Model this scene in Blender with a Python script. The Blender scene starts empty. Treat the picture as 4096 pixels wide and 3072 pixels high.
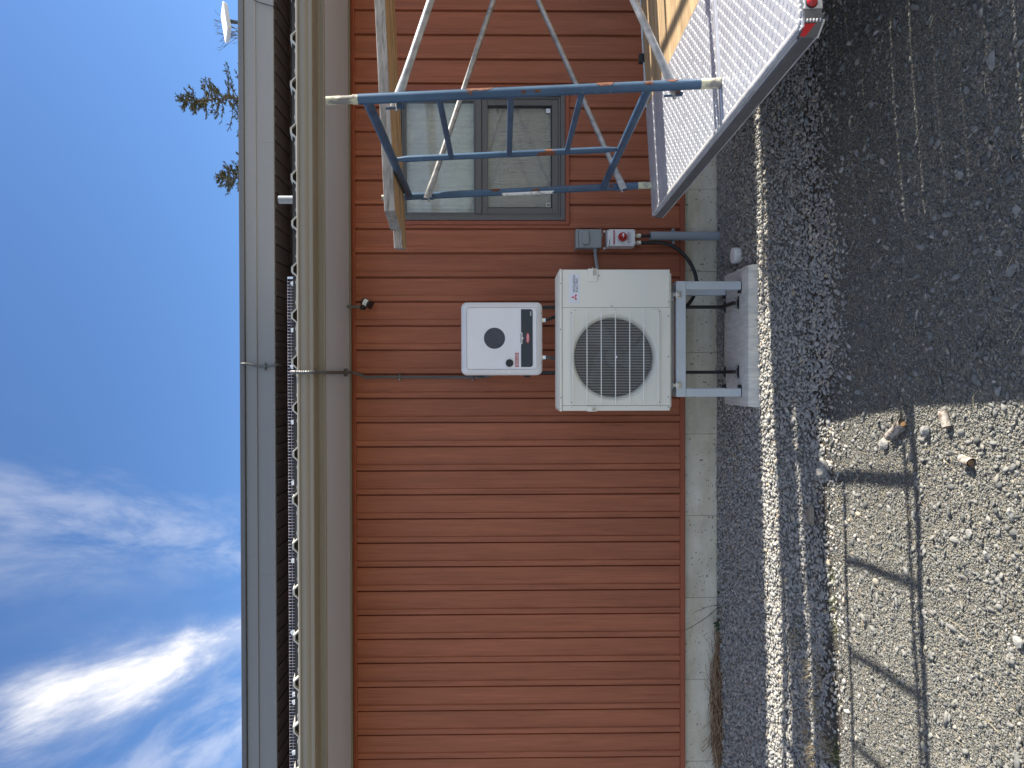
import bpy, math, random
import numpy as np
from mathutils import Vector, Matrix

SC = bpy.context.scene
COL = SC.collection
R = math.radians
random.seed(7)
RNG = np.random.default_rng(11)

# ------------------------------------------------------------------ camera
# phone held sideways: the picture's left edge is up
FPX, YAW, PITCH, ROLL = 2840.0, .0078, .0146, .0025
CAM = Vector((0.0, -4.93, 1.5))
FWD = Vector((-math.sin(YAW)*math.cos(PITCH), math.cos(YAW)*math.cos(PITCH), -math.sin(PITCH)))
_r0 = Vector((math.cos(YAW), math.sin(YAW), 0))
_u0 = _r0.cross(FWD)
RIGHT = _r0*math.cos(ROLL) - _u0*math.sin(ROLL)
UP = _u0*math.cos(ROLL) + _r0*math.sin(ROLL)
cd = bpy.data.cameras.new('camera')
cd.sensor_fit = 'HORIZONTAL'; cd.sensor_width = 36.0
cd.lens = FPX/4096*36.0
cd.clip_start = .05; cd.clip_end = 3000
cam = bpy.data.objects.new('camera', cd); COL.objects.link(cam)
mw = Matrix((((-UP).x, RIGHT.x, (-FWD).x, CAM.x), ((-UP).y, RIGHT.y, (-FWD).y, CAM.y),
             ((-UP).z, RIGHT.z, (-FWD).z, CAM.z), (0, 0, 0, 1)))
cam.matrix_world = mw
SC.camera = cam

# ------------------------------------------------------------------ light
SUN_K = -.012                    # shadow drift toward -Y per metre of height
SUN_T = 1.46                     # shadow drift toward -X per metre of height
L = Vector((-SUN_T, -SUN_K, -1.0)).normalized()
SUN_EL = math.asin(-L.z)
SUN_AZ = math.atan2(SUN_T, SUN_K)            # clockwise from +Y
sd = bpy.data.lights.new('sun', 'SUN'); sd.energy = 3.9; sd.angle = R(.53); sd.color = (1.0, .95, .87)
so = bpy.data.objects.new('sun', sd); COL.objects.link(so)
so.rotation_euler = L.to_track_quat('-Z', 'Y').to_euler(); so.location = (8, 1, 8)

wd = bpy.data.worlds.new('World'); SC.world = wd; wd.use_nodes = True
nt = wd.node_tree; nt.nodes.clear()
def wn(t, **k):
    n = nt.nodes.new(t)
    for a, b in k.items(): setattr(n, a, b)
    return n
def wl(a, b): nt.links.new(a, b)
def wm(op, a, b=None, c=None, clamp=False):
    n = nt.nodes.new('ShaderNodeMath'); n.operation = op; n.use_clamp = clamp
    for i, v in enumerate((a, b, c)):
        if v is None: continue
        if isinstance(v, (int, float)): n.inputs[i].default_value = v
        else: nt.links.new(v, n.inputs[i])
    return n.outputs[0]
def wsm(x, a, b):
    n = nt.nodes.new('ShaderNodeMapRange'); n.interpolation_type = 'SMOOTHSTEP'
    nt.links.new(x, n.inputs[0]); n.inputs[1].default_value = a; n.inputs[2].default_value = b
    return n.outputs[0]
sky = wn('ShaderNodeTexSky', sky_type='NISHITA', sun_disc=False)
sky.sun_elevation = SUN_EL; sky.sun_rotation = SUN_AZ
sky.air_density = 1.0; sky.dust_density = .6; sky.ozone_density = 10.0; sky.altitude = 200
tc = wn('ShaderNodeTexCoord'); sp = wn('ShaderNodeSeparateXYZ'); wl(tc.outputs['Generated'], sp.inputs[0])
zz = wm('MAXIMUM', sp.outputs[2], .06)
cu = wm('DIVIDE', sp.outputs[0], zz); cv = wm('DIVIDE', sp.outputs[1], zz)
cs = wm('ADD', wm('ADD', wm('MULTIPLY', cu, .971), wm('MULTIPLY', cv, .237)), .350)   # across the cirrus streaks
ct = wm('ADD', wm('MULTIPLY', cu, -.237), wm('MULTIPLY', cv, .971))                   # along them
def wnoise(sx, sy, det, seed, rough=.6, dist=0):
    c = wn('ShaderNodeCombineXYZ'); wl(wm('MULTIPLY', cs, sx), c.inputs[0]); wl(wm('MULTIPLY', ct, sy), c.inputs[1]); c.inputs[2].default_value = seed
    n = wn('ShaderNodeTexNoise'); n.inputs['Scale'].default_value = 1.0; n.inputs['Detail'].default_value = det
    n.inputs['Roughness'].default_value = rough; n.inputs['Distortion'].default_value = dist
    wl(c.outputs[0], n.inputs['Vector']); return n.outputs[0]
n1 = wnoise(2.6, .8, 8, 3.1, .6, .15); n2 = wnoise(9, 1.5, 9, 9.4, .62, .25); n3 = wnoise(.9, .5, 2, 5.0)
cs_w = wm('ADD', cs, wm('MULTIPLY', wm('SUBTRACT', n1, .5), .30))
def band(c, w):                     # soft streak of cloud across the whole sky
    d = wm('DIVIDE', wm('SUBTRACT', cs_w, c), w)
    return wm('POWER', 2.718, wm('MULTIPLY', wm('MULTIPLY', d, d), -1.0))
wisp = wsm(n2, .36, .72)
b0 = wm('MULTIPLY', wm('MULTIPLY', band(.03, .072), wm('ADD', wm('MULTIPLY', wisp, .78), .22)), wsm(wm('ADD', ct, wm('MULTIPLY', wm('SUBTRACT', n2, .5), .5)), 1.42, 1.85))
b1 = wm('MULTIPLY', band(.40, .12), wm('MULTIPLY', wisp, .22))
b2 = wm('MULTIPLY', band(-.28, .18), wm('MULTIPLY', wisp, .24))
fill_bands = wm('ADD', wm('ADD', band(-.95, .22), band(-1.6, .26)), wm('ADD', band(-2.4, .32), band(-3.4, .4)))  # unseen bands further left, added to brighten and whiten the shade
b3 = wm('MULTIPLY', fill_bands, wm('ADD', wm('MULTIPLY', wisp, .85), .2))
back = wm('SUBTRACT', 1.0, wsm(cv, .5, 1.2))                     # unseen cirrus overhead and behind, added to fill the shade
fill_cirrus = wm('MULTIPLY', back, wm('MULTIPLY', wsm(n1, .40, .60), wm('ADD', wm('MULTIPLY', wisp, .8), .2)))
b3 = wm('MAXIMUM', b3, fill_cirrus)
den = wm('ADD', wm('ADD', b0, b1), wm('ADD', b2, b3))
den = wm('MULTIPLY', den, wsm(sp.outputs[2], .03, .22), clamp=True)
den = wm('MINIMUM', den, .80)
sk_s = wn('ShaderNodeVectorMath', operation='SCALE'); wl(sky.outputs[0], sk_s.inputs[0]); sk_s.inputs['Scale'].default_value = 1.0
mixc = wn('ShaderNodeMix', data_type='RGBA'); wl(den, mixc.inputs[0]); wl(sk_s.outputs[0], mixc.inputs[6])
CLOUD = 7.2
mixc.inputs[7].default_value = (CLOUD*1.0, CLOUD*.985, CLOUD*.96, 1)
bg = wn('ShaderNodeBackground'); wl(mixc.outputs[2], bg.inputs[0]); bg.inputs[1].default_value = .060
ow = wn('ShaderNodeOutputWorld'); wl(bg.outputs[0], ow.inputs[0])

SC.view_settings.view_transform = 'Standard'; SC.view_settings.look = 'None'
SC.view_settings.exposure = 1.85; SC.view_settings.gamma = 1.0
SC.view_settings.use_curve_mapping = False
SC.view_settings.use_white_balance = True; SC.view_settings.white_balance_temperature = 6900; SC.view_settings.white_balance_tint = 10
SC.render.engine = 'CYCLES'
SC.cycles.max_bounces = 8; SC.cycles.transparent_max_bounces = 12

# ------------------------------------------------------------------ places
def _ray(px, py): return FWD + (-UP)*((px-2048)/FPX) + RIGHT*((1536-py)/FPX)
def W(px, py, y):                # where a photographed point lies on the vertical plane Y = y
    d = _ray(px, py); return CAM + d*((y-CAM.y)/d.y)
def G(px, py, z):                # ... on the level plane Z = z
    d = _ray(px, py); return CAM + d*((z-CAM.z)/d.z)
def WX(px, py, y): return W(px, py, y).x
def WZ(px, py, y): return W(px, py, y).z

# ------------------------------------------------------------------ materials
def mat(name, col, rough=.5, metal=0.0, var=0.0, vs=(8, 8, 8), col2=None, bump=0.0, bs=None, spec=.5, detail=4, lo=.35, hi=.65, dist=.02, trans=0.0, coat=0.0):
    m = bpy.data.materials.new(name); m.use_nodes = True
    n = m.node_tree.nodes; l = m.node_tree.links; b = n['Principled BSDF']
    b.inputs['Base Color'].default_value = (*col, 1); b.inputs['Roughness'].default_value = rough
    b.inputs['Metallic'].default_value = metal; b.inputs['Specular IOR Level'].default_value = spec
    b.inputs['Transmission Weight'].default_value = trans; b.inputs['Coat Weight'].default_value = coat
    if var or bump or col2:
        t = n.new('ShaderNodeTexCoord'); mp = n.new('ShaderNodeMapping'); mp.inputs['Scale'].default_value = vs
        l.new(t.outputs['Object'], mp.inputs[0])
        z = n.new('ShaderNodeTexNoise'); z.inputs['Scale'].default_value = 1; z.inputs['Detail'].default_value = detail; z.inputs['Roughness'].default_value = .62
        l.new(mp.outputs[0], z.inputs['Vector'])
        if var or col2:
            c2 = col2 if col2 else tuple(c*(1-var) for c in col)
            r = n.new('ShaderNodeValToRGB'); r.color_ramp.elements[0].position = lo; r.color_ramp.elements[1].position = hi
            r.color_ramp.elements[0].color = (*c2, 1); r.color_ramp.elements[1].color = (*col, 1)
            l.new(z.outputs[0], r.inputs[0]); l.new(r.outputs[0], b.inputs['Base Color'])
        if bump:
            src = z
            if bs:
                mp2 = n.new('ShaderNodeMapping'); mp2.inputs['Scale'].default_value = bs; l.new(t.outputs['Object'], mp2.inputs[0])
                src = n.new('ShaderNodeTexNoise'); src.inputs['Scale'].default_value = 1; src.inputs['Detail'].default_value = 5
                l.new(mp2.outputs[0], src.inputs['Vector'])
            bu = n.new('ShaderNodeBump'); bu.inputs['Strength'].default_value = bump; bu.inputs['Distance'].default_value = dist
            l.new(src.outputs[0], bu.inputs['Height']); l.new(bu.outputs[0], b.inputs['Normal'])
    return m

def nodes_of(m): return m.node_tree.nodes, m.node_tree.links, m.node_tree.nodes['Principled BSDF']
def add_noise(m, scale, detail=4, rough=.6, coord='Object'):
    n, l, b = nodes_of(m)
    t = n.new('ShaderNodeTexCoord'); mp = n.new('ShaderNodeMapping'); mp.inputs['Scale'].default_value = scale
    l.new(t.outputs[coord], mp.inputs[0])
    z = n.new('ShaderNodeTexNoise'); z.inputs['Scale'].default_value = 1; z.inputs['Detail'].default_value = detail; z.inputs['Roughness'].default_value = rough
    l.new(mp.outputs[0], z.inputs['Vector']); return z.outputs[0]
def ramp(m, src, stops):
    n, l, b = nodes_of(m); r = n.new('ShaderNodeValToRGB'); e = r.color_ramp.elements
    while len(e) < len(stops): e.new(.5)
    for i, (p, c) in enumerate(stops): e[i].position = p; e[i].color = (*c, 1) if len(c) == 3 else c
    l.new(src, r.inputs[0]); return r.outputs[0]
def mixcol(m, f, a, b_, mode='MIX'):
    n, l, b = nodes_of(m); x = n.new('ShaderNodeMix'); x.data_type = 'RGBA'; x.blend_type = mode
    for i, v in ((0, f), (6, a), (7, b_)):
        if isinstance(v, (int, float)): x.inputs[i].default_value = v
        elif isinstance(v, tuple): x.inputs[i].default_value = (*v, 1)
        else: l.new(v, x.inputs[i])
    return x.outputs[2]
def island(m):
    n, l, b = nodes_of(m); g = n.new('ShaderNodeNewGeometry'); return g.outputs['Random Per Island']
def grey(v): return (v, v, v)

# printed wood-look steel siding
SIDING = mat('siding', (.2, .07, .045), .5, spec=.35)
def _siding(m):
    n, l, b = nodes_of(m)
    a = add_noise(m, (95, 30, 3.2), 6, .68); c = add_noise(m, (16, 9, .9), 4, .6)
    oi = n.new('ShaderNodeObjectInfo')
    c1 = ramp(m, a, [(.24, (.27, .082, .041)), (.5, (.37, .121, .061)), (.76, (.45, .157, .083))])
    c2 = ramp(m, c, [(.3, (.78, .74, .72)), (.7, (1.08, 1.06, 1.04))])
    x = mixcol(m, 1.0, c1, c2, 'MULTIPLY')
    x = mixcol(m, 1.0, x, ramp(m, oi.outputs['Random'], [(0, grey(.95)), (1, grey(1.04))]), 'MULTIPLY')
    l.new(x, b.inputs['Base Color'])
    bu = n.new('ShaderNodeBump'); bu.inputs['Strength'].default_value = .12; bu.inputs['Distance'].default_value = .002
    l.new(a, bu.inputs['Height']); l.new(bu.outputs[0], b.inputs['Normal'])
_siding(SIDING)
RED_TRIM = mat('red_trim', (.32, .078, .035), .45, var=.15, vs=(4, 30, 30))
CONCRETE = mat('concrete', (.4, .4, .37), .85)
def _conc(m):
    n, l, b = nodes_of(m)
    a = add_noise(m, (3.2, 3, 4.5), 7, .66); c = add_noise(m, (55, 55, 55), 2, .5); e = add_noise(m, (1.3, 1, 9), 4)
    c1 = ramp(m, a, [(.25, (.47, .415, .32)), (.45, (.60, .54, .43)), (.62, (.68, .62, .505)), (.8, (.76, .71, .61))])
    pits = ramp(m, c, [(.30, grey(.10)), (.335, grey(1))])
    x = mixcol(m, .75, c1, pits, 'MULTIPLY')
    st = ramp(m, e, [(.3, (.86, .82, .72)), (.6, (1, 1, 1))])
    x = mixcol(m, 1.0, x, st, 'MULTIPLY'); l.new(x, b.inputs['Base Color'])
    bu = n.new('ShaderNodeBump'); bu.inputs['Strength'].default_value = .5; bu.inputs['Distance'].default_value = .006
    l.new(x, bu.inputs['Height']); l.new(bu.outputs[0], b.inputs['Normal'])
_conc(CONCRETE)
PAD = mat('pad_concrete', (.60, .595, .565), .85, col2=(.46, .455, .43), vs=(60, 9, 12), bump=.35, bs=(30, 160, 40), dist=.004)
FASCIA = mat('fascia_steel', (.58, .68, .80), .45, var=.06, vs=(.8, 3, 7), bump=.05, bs=(2, 2, 2), dist=.004)
GUTTER = mat('gutter_steel', (.275, .24, .185), .4, var=.08, vs=(2, 9, 14))
FASCIA_UP = mat('upper_fascia_steel', (.235, .235, .235), .45, var=.06, vs=(.7, 3, 5))
DRIP = mat('drip_edge_steel', (.12, .125, .135), .45, var=.1, vs=(1, 4, 4))
SOFFIT = mat('soffit_brown', (.045, .036, .035), .55, var=.2, vs=(5, 2, 5))
BEIGE = mat('beige_lip', (.21, .185, .14), .5, var=.1, vs=(2, 8, 8))
ROOF = mat('roof_steel', (.55, .53, .455), .35, metal=.0, var=.1, vs=(6, 6, 6), spec=.6)
DARK = mat('dark_void', (.01, .01, .011), .9)
CLOSURE = mat('foam_closure', (.03, .03, .033), .9)
FRAME_GREY = mat('window_grey', (.115, .112, .11), .42, var=.06, vs=(6, 6, 6))
FRAME_DARK = mat('window_gasket', (.02, .02, .021), .6)
CURTAIN = mat('curtain_fabric', (.80, .79, .73), .9, var=.08, vs=(30, 4, 1.2))
BLIND = mat('blind_fabric', (.74, .73, .69), .9, var=.12, vs=(46, 4, 1.5))
WHITE = mat('white_plastic', (.78, .78, .76), .45, var=.03, vs=(4, 4, 4))
IVORY = mat('ivory_enamel', (.80, .765, .66), .42, var=.035, vs=(3, 3, 2.5), spec=.45)
IVORY_WIRE = mat('ivory_wire', (.88, .87, .80), .4)
INVERTER = mat('inverter_white', (.80, .79, .785), .42, var=.04, vs=(5, 5, 5), bump=.04, bs=(400, 400, 400), dist=.001)
CHARCOAL = mat('charcoal_plastic', (.028, .034, .042), .45)
BLACK = mat('black_plastic', (.014, .014, .016), .45)
BLACK_STEEL = mat('black_steel', (.016, .016, .018), .4, var=.2, vs=(30, 30, 30))
GREY_BOX = mat('grey_enamel', (.30, .325, .325), .45, var=.05, vs=(8, 8, 8))
GREY_PVC = mat('grey_pvc', (.30, .335, .37), .5, var=.08, vs=(18, 18, 5))
VENT = mat('vent_grey', (.17, .19, .215), .5, var=.1, vs=(18, 18, 5))
GREY_FLEX = mat('grey_conduit', (.26, .28, .29), .45)
DARK_FLEX = mat('dark_conduit', (.10, .105, .105), .42)
BLACK_FLEX = mat('black_conduit', (.013, .014, .016), .35)
STEEL = mat('bright_steel', (.72, .72, .70), .28, metal=1.0)
GALV = mat('galvanised', (.36, .36, .355), .45, metal=.5, col2=(.20, .205, .21), vs=(30, 30, 14), bump=.15, bs=(80, 80, 30), dist=.002)
ALU_STAND = mat('stand_aluminium', (.56, .60, .63), .42, metal=.25, var=.05, vs=(8, 8, 8))
ALU_PLATE = mat('tread_aluminium', (.68, .71, .77), .40, metal=.7, col2=(.55, .58, .65), vs=(9, 16, 9), bump=.25, bs=(26, 60, 26), dist=.004)
ALU = mat('trailer_aluminium', (.60, .60, .60), .45, metal=.45, col2=(.44, .44, .45), vs=(10, 14, 18), bump=.1, bs=(40, 60, 60), dist=.003)
RED = mat('red_plastic', (.45, .015, .012), .35)
RED_LENS = mat('red_lens', (.34, .008, .014), .12, spec=.6)
RED_TAPE = mat('red_reflector', (.50, .008, .018), .3)
LABEL_RED = mat('label_red', (.42, .012, .03), .4)
LABEL_WHITE = mat('label_white', (.72, .74, .78), .4)
PRINT_WHITE = mat('print_white', (.85, .83, .84), .5)
PRINT_BLACK = mat('print_black', (.02, .02, .022), .5)
PRINT_RED = mat('print_red', (.62, .02, .03), .4)
PRINT_GREY = mat('print_grey', (.25, .26, .32), .5)
COIL = mat('coil_fins', (.022, .013, .017), .7, var=.5, vs=(3, 3, 260))
RECESS_SHADE = mat('recess_shade', (.50, .46, .37), .5)  # darker ivory, paints the shadow inside the handle recess
RUBBER = mat('rubber', (.02, .02, .02), .8)
PANEL_BLACK = mat('solar_black', (.006, .007, .012), .12, spec=.7)
MESH_WIRE = mat('mesh_wire', (.56, .52, .60), .3, metal=1.0)
CLIP = mat('clip_white', (.62, .66, .72), .4)
SCREW = mat('screw_steel', (.34, .34, .33), .4, metal=.6)

def paint(name, c, c2, rust):
    m = mat(name, c, .42, spec=.5); n, l, b = nodes_of(m)
    a = add_noise(m, (9, 9, 5), 5); d = add_noise(m, (7.5, 7.5, 4.2), 6, .62); e = add_noise(m, (70, 70, 70), 3)
    base = ramp(m, a, [(.35, c2), (.6, c)])
    chips = ramp(m, e, [(.70, grey(0)), (.74, grey(1))])
    base = mixcol(m, chips, base, (.42, .42, .37))
    rmask = ramp(m, d, [(.615, grey(0)), (.625, grey(1))])
    rc = ramp(m, e, [(.35, (.13, .036, .012)), (.65, rust)])
    l.new(mixcol(m, rmask, base, rc), b.inputs['Base Color'])
    rr = n.new('ShaderNodeMapRange'); l.new(rmask, rr.inputs[0]); rr.inputs[3].default_value = .4; rr.inputs[4].default_value = .9
    l.new(rr.outputs[0], b.inputs['Roughness'])
    bu = n.new('ShaderNodeBump'); bu.inputs['Strength'].default_value = .35; bu.inputs['Distance'].default_value = .002; bu.invert = True
    l.new(rmask, bu.inputs['Height']); l.new(bu.outputs[0], b.inputs['Normal'])
    return m
BLUE = paint('scaffold_blue', (.034, .082, .145), (.020, .052, .10), (.16, .062, .028))
CREAM = mat('bare_cream_steel', (.50, .46, .31), .6, col2=(.17, .16, .14), vs=(26, 26, 16), lo=.42, hi=.56)
WHITE_PAINT = mat('white_paint_smear', (.72, .72, .68), .7, col2=(.35, .34, .31), vs=(60, 60, 25), lo=.38, hi=.48)
def wood(name, c1, c2, c3, sc):
    m = mat(name, c1, .8, spec=.25); n, l, b = nodes_of(m)
    a = add_noise(m, sc, 7, .7); d = add_noise(m, tuple(s*.28 for s in sc), 4)
    oi = n.new('ShaderNodeObjectInfo')
    x = ramp(m, a, [(.3, c3), (.45, c2), (.66, c1)])
    y = ramp(m, d, [(.32, grey(.66)), (.66, grey(1.08))])
    x = mixcol(m, 1.0, x, y, 'MULTIPLY')
    v = ramp(m, oi.outputs['Random'], [(0, (.82, .80, .78)), (1, (1.08, 1.04, 1.0))])
    l.new(mixcol(m, 1.0, x, v, 'MULTIPLY'), b.inputs['Base Color'])
    bu = n.new('ShaderNodeBump'); bu.inputs['Strength'].default_value = .6; bu.inputs['Distance'].default_value = .004
    l.new(a, bu.inputs['Height']); l.new(bu.outputs[0], b.inputs['Normal'])
    return m
DECK = wood('deck_wood', (.50, .37, .22), (.42, .30, .175), (.20, .14, .08), (3, 70, 70))
PLANK = wood('plank_wood', (.50, .37, .22), (.38, .27, .16), (.14, .10, .065), (2.6, 62, 62))
PLANK_GREY = wood('plank_grey', (.33, .32, .31), (.22, .215, .21), (.07, .068, .066), (9, 90, 60))

def stone_mat(name, stops, rough=.88):
    m = mat(name, stops[0][1], rough, spec=.3); n, l, b = nodes_of(m)
    c = ramp(m, island(m), stops); a = add_noise(m, (60, 60, 60), 4)
    x = mixcol(m, .8, c, ramp(m, a, [(.3, grey(.7)), (.7, grey(1.1))]), 'MULTIPLY'); l.new(x, b.inputs['Base Color'])
    return m
GRAVEL = stone_mat('crushed_stone', [(0, (.20, .205, .205)), (.35, (.30, .30, .29)), (.6, (.37, .365, .345)), (.85, (.31, .30, .275)), (.94, (.40, .335, .25)), (1, (.48, .47, .44))])
DRIVE = stone_mat('driveway_stone', [(0, (.07, .075, .073)), (.3, (.135, .14, .135)), (.6, (.185, .187, .173)), (.85, (.16, .165, .157)), (.96, (.23, .21, .17)), (1, (.33, .33, .31))])
COARSE = stone_mat('coarse_stone', [(0, (.075, .08, .078)), (.3, (.14, .144, .14)), (.6, (.205, .205, .192)), (.85, (.175, .18, .172)), (.96, (.27, .245, .20)), (1, (.40, .395, .375))])
ROCK = mat('rock', (.27, .27, .25), .85, col2=(.17, .17, .165), vs=(24, 24, 24), bump=.5, bs=(50, 50, 50), dist=.006)
ROCK_TAN = mat('rock_tan', (.24, .21, .165), .85, col2=(.18, .16, .13), vs=(18, 18, 18), bump=.3, bs=(60, 60, 60), dist=.004)
BIRCH = mat('birch_bark', (.30, .28, .25), .8, col2=(.12, .085, .06), vs=(55, 55, 55), lo=.40, hi=.54, bump=.4, bs=(50, 50, 160), dist=.004)
BIRCH_IN = mat('birch_inner', (.30, .17, .08), .85, var=.4, vs=(50, 50, 50))
DRY = stone_mat('dry_grass', [(0, (.12, .06, .035)), (.4, (.28, .165, .095)), (1, (.62, .45, .28))])
STRAW = stone_mat('straw', [(0, (.3, .22, .12)), (.6, (.46, .37, .22)), (1, (.56, .50, .36))])
GREEN = stone_mat('green_blades', [(0, (.06, .085, .03)), (1, (.17, .19, .07))])
TWIG = mat('twig_bark', (.06, .045, .038), .9)
LEAF = mat('leaf_green', (.06, .085, .045), .6)
NEEDLE = stone_mat('needles', [(0, (.04, .055, .02)), (.4, (.095, .105, .042)), (.75, (.15, .14, .065)), (1, (.25, .175, .11))])
BARK = mat('spruce_bark', (.20, .16, .13), .9, var=.4, vs=(20, 20, 4))

def ground_mat():
    m = mat('ground_soil', (.2, .19, .17), .95, spec=.2); n, l, b = nodes_of(m)
    t = n.new('ShaderNodeTexCoord'); s = n.new('ShaderNodeSeparateXYZ'); l.new(t.outputs['Object'], s.inputs[0])
    wob = add_noise(m, (2.2, 2.2, 2.2), 5)
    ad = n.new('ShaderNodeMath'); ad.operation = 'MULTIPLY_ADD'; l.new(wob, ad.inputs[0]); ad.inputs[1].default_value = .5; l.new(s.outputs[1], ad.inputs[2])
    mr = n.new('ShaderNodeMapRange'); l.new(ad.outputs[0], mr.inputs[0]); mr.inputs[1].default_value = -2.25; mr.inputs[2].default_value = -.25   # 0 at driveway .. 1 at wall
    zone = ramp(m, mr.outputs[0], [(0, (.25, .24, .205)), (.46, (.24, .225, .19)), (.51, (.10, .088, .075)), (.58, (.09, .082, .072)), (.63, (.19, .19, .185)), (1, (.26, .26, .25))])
    vo = n.new('ShaderNodeTexVoronoi'); vo.feature = 'F1'; vo.inputs['Scale'].default_value = 115; l.new(t.outputs['Object'], vo.inputs['Vector'])
    sc = ramp(m, vo.outputs['Color'], [(0, grey(.5)), (.5, grey(1.0)), (1, grey(1.7))])
    dk = ramp(m, vo.outputs['Distance'], [(.25, grey(1)), (.75, grey(.45))])
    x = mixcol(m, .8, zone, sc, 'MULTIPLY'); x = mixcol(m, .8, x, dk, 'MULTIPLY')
    br = add_noise(m, (1.1, 1.1, 1.1), 5); x = mixcol(m, 1.0, x, ramp(m, br, [(.3, (.78, .74, .68)), (.65, (1.08, 1.08, 1.06))]), 'MULTIPLY')
    l.new(x, b.inputs['Base Color'])
    bu = n.new('ShaderNodeBump'); bu.inputs['Strength'].default_value = .9; bu.inputs['Distance'].default_value = .006; bu.invert = True
    l.new(vo.outputs['Distance'], bu.inputs['Height']); l.new(bu.outputs[0], b.inputs['Normal'])
    return m
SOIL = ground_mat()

def glass_mat(name, tint, gloss):
    m = bpy.data.materials.new(name); m.use_nodes = True; n = m.node_tree.nodes; l = m.node_tree.links; n.clear()
    o = n.new('ShaderNodeOutputMaterial'); mx = n.new('ShaderNodeMixShader'); tr = n.new('ShaderNodeBsdfTransparent'); gl = n.new('ShaderNodeBsdfGlossy')
    fr = n.new('ShaderNodeFresnel'); fr.inputs[0].default_value = 1.5; tr.inputs[0].default_value = (*tint, 1); gl.inputs['Roughness'].default_value = gloss
    df = n.new('ShaderNodeBsdfDiffuse'); df.inputs[0].default_value = (.6, .62, .62, 1)
    t = n.new('ShaderNodeTexCoord'); z = n.new('ShaderNodeTexNoise'); z.inputs['Scale'].default_value = 14; z.inputs['Detail'].default_value = 8; l.new(t.outputs['Object'], z.inputs['Vector'])
    mr = n.new('ShaderNodeMapRange'); l.new(z.outputs[0], mr.inputs[0]); mr.inputs[1].default_value = .5; mr.inputs[2].default_value = .85; mr.inputs[3].default_value = .02; mr.inputs[4].default_value = .22
    m2 = n.new('ShaderNodeMixShader'); l.new(mr.outputs[0], m2.inputs[0]); l.new(tr.outputs[0], m2.inputs[1]); l.new(df.outputs[0], m2.inputs[2])
    l.new(fr.outputs[0], mx.inputs[0]); l.new(m2.outputs[0], mx.inputs[1]); l.new(gl.outputs[0], mx.inputs[2]); l.new(mx.outputs[0], o.inputs[0])
    return m
GLASS = glass_mat('window_glass', (.97, .98, .97), .02)
def screen_mat():
    m = bpy.data.materials.new('insect_screen'); m.use_nodes = True; n = m.node_tree.nodes; l = m.node_tree.links; n.clear()
    o = n.new('ShaderNodeOutputMaterial'); mx = n.new('ShaderNodeMixShader'); tr = n.new('ShaderNodeBsdfTransparent'); df = n.new('ShaderNodeBsdfDiffuse')
    df.inputs[0].default_value = (.09, .09, .09, 1); mx.inputs[0].default_value = .07
    l.new(tr.outputs[0], mx.inputs[1]); l.new(df.outputs[0], mx.inputs[2]); l.new(mx.outputs[0], o.inputs[0]); return m
SCREEN = screen_mat()

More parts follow.
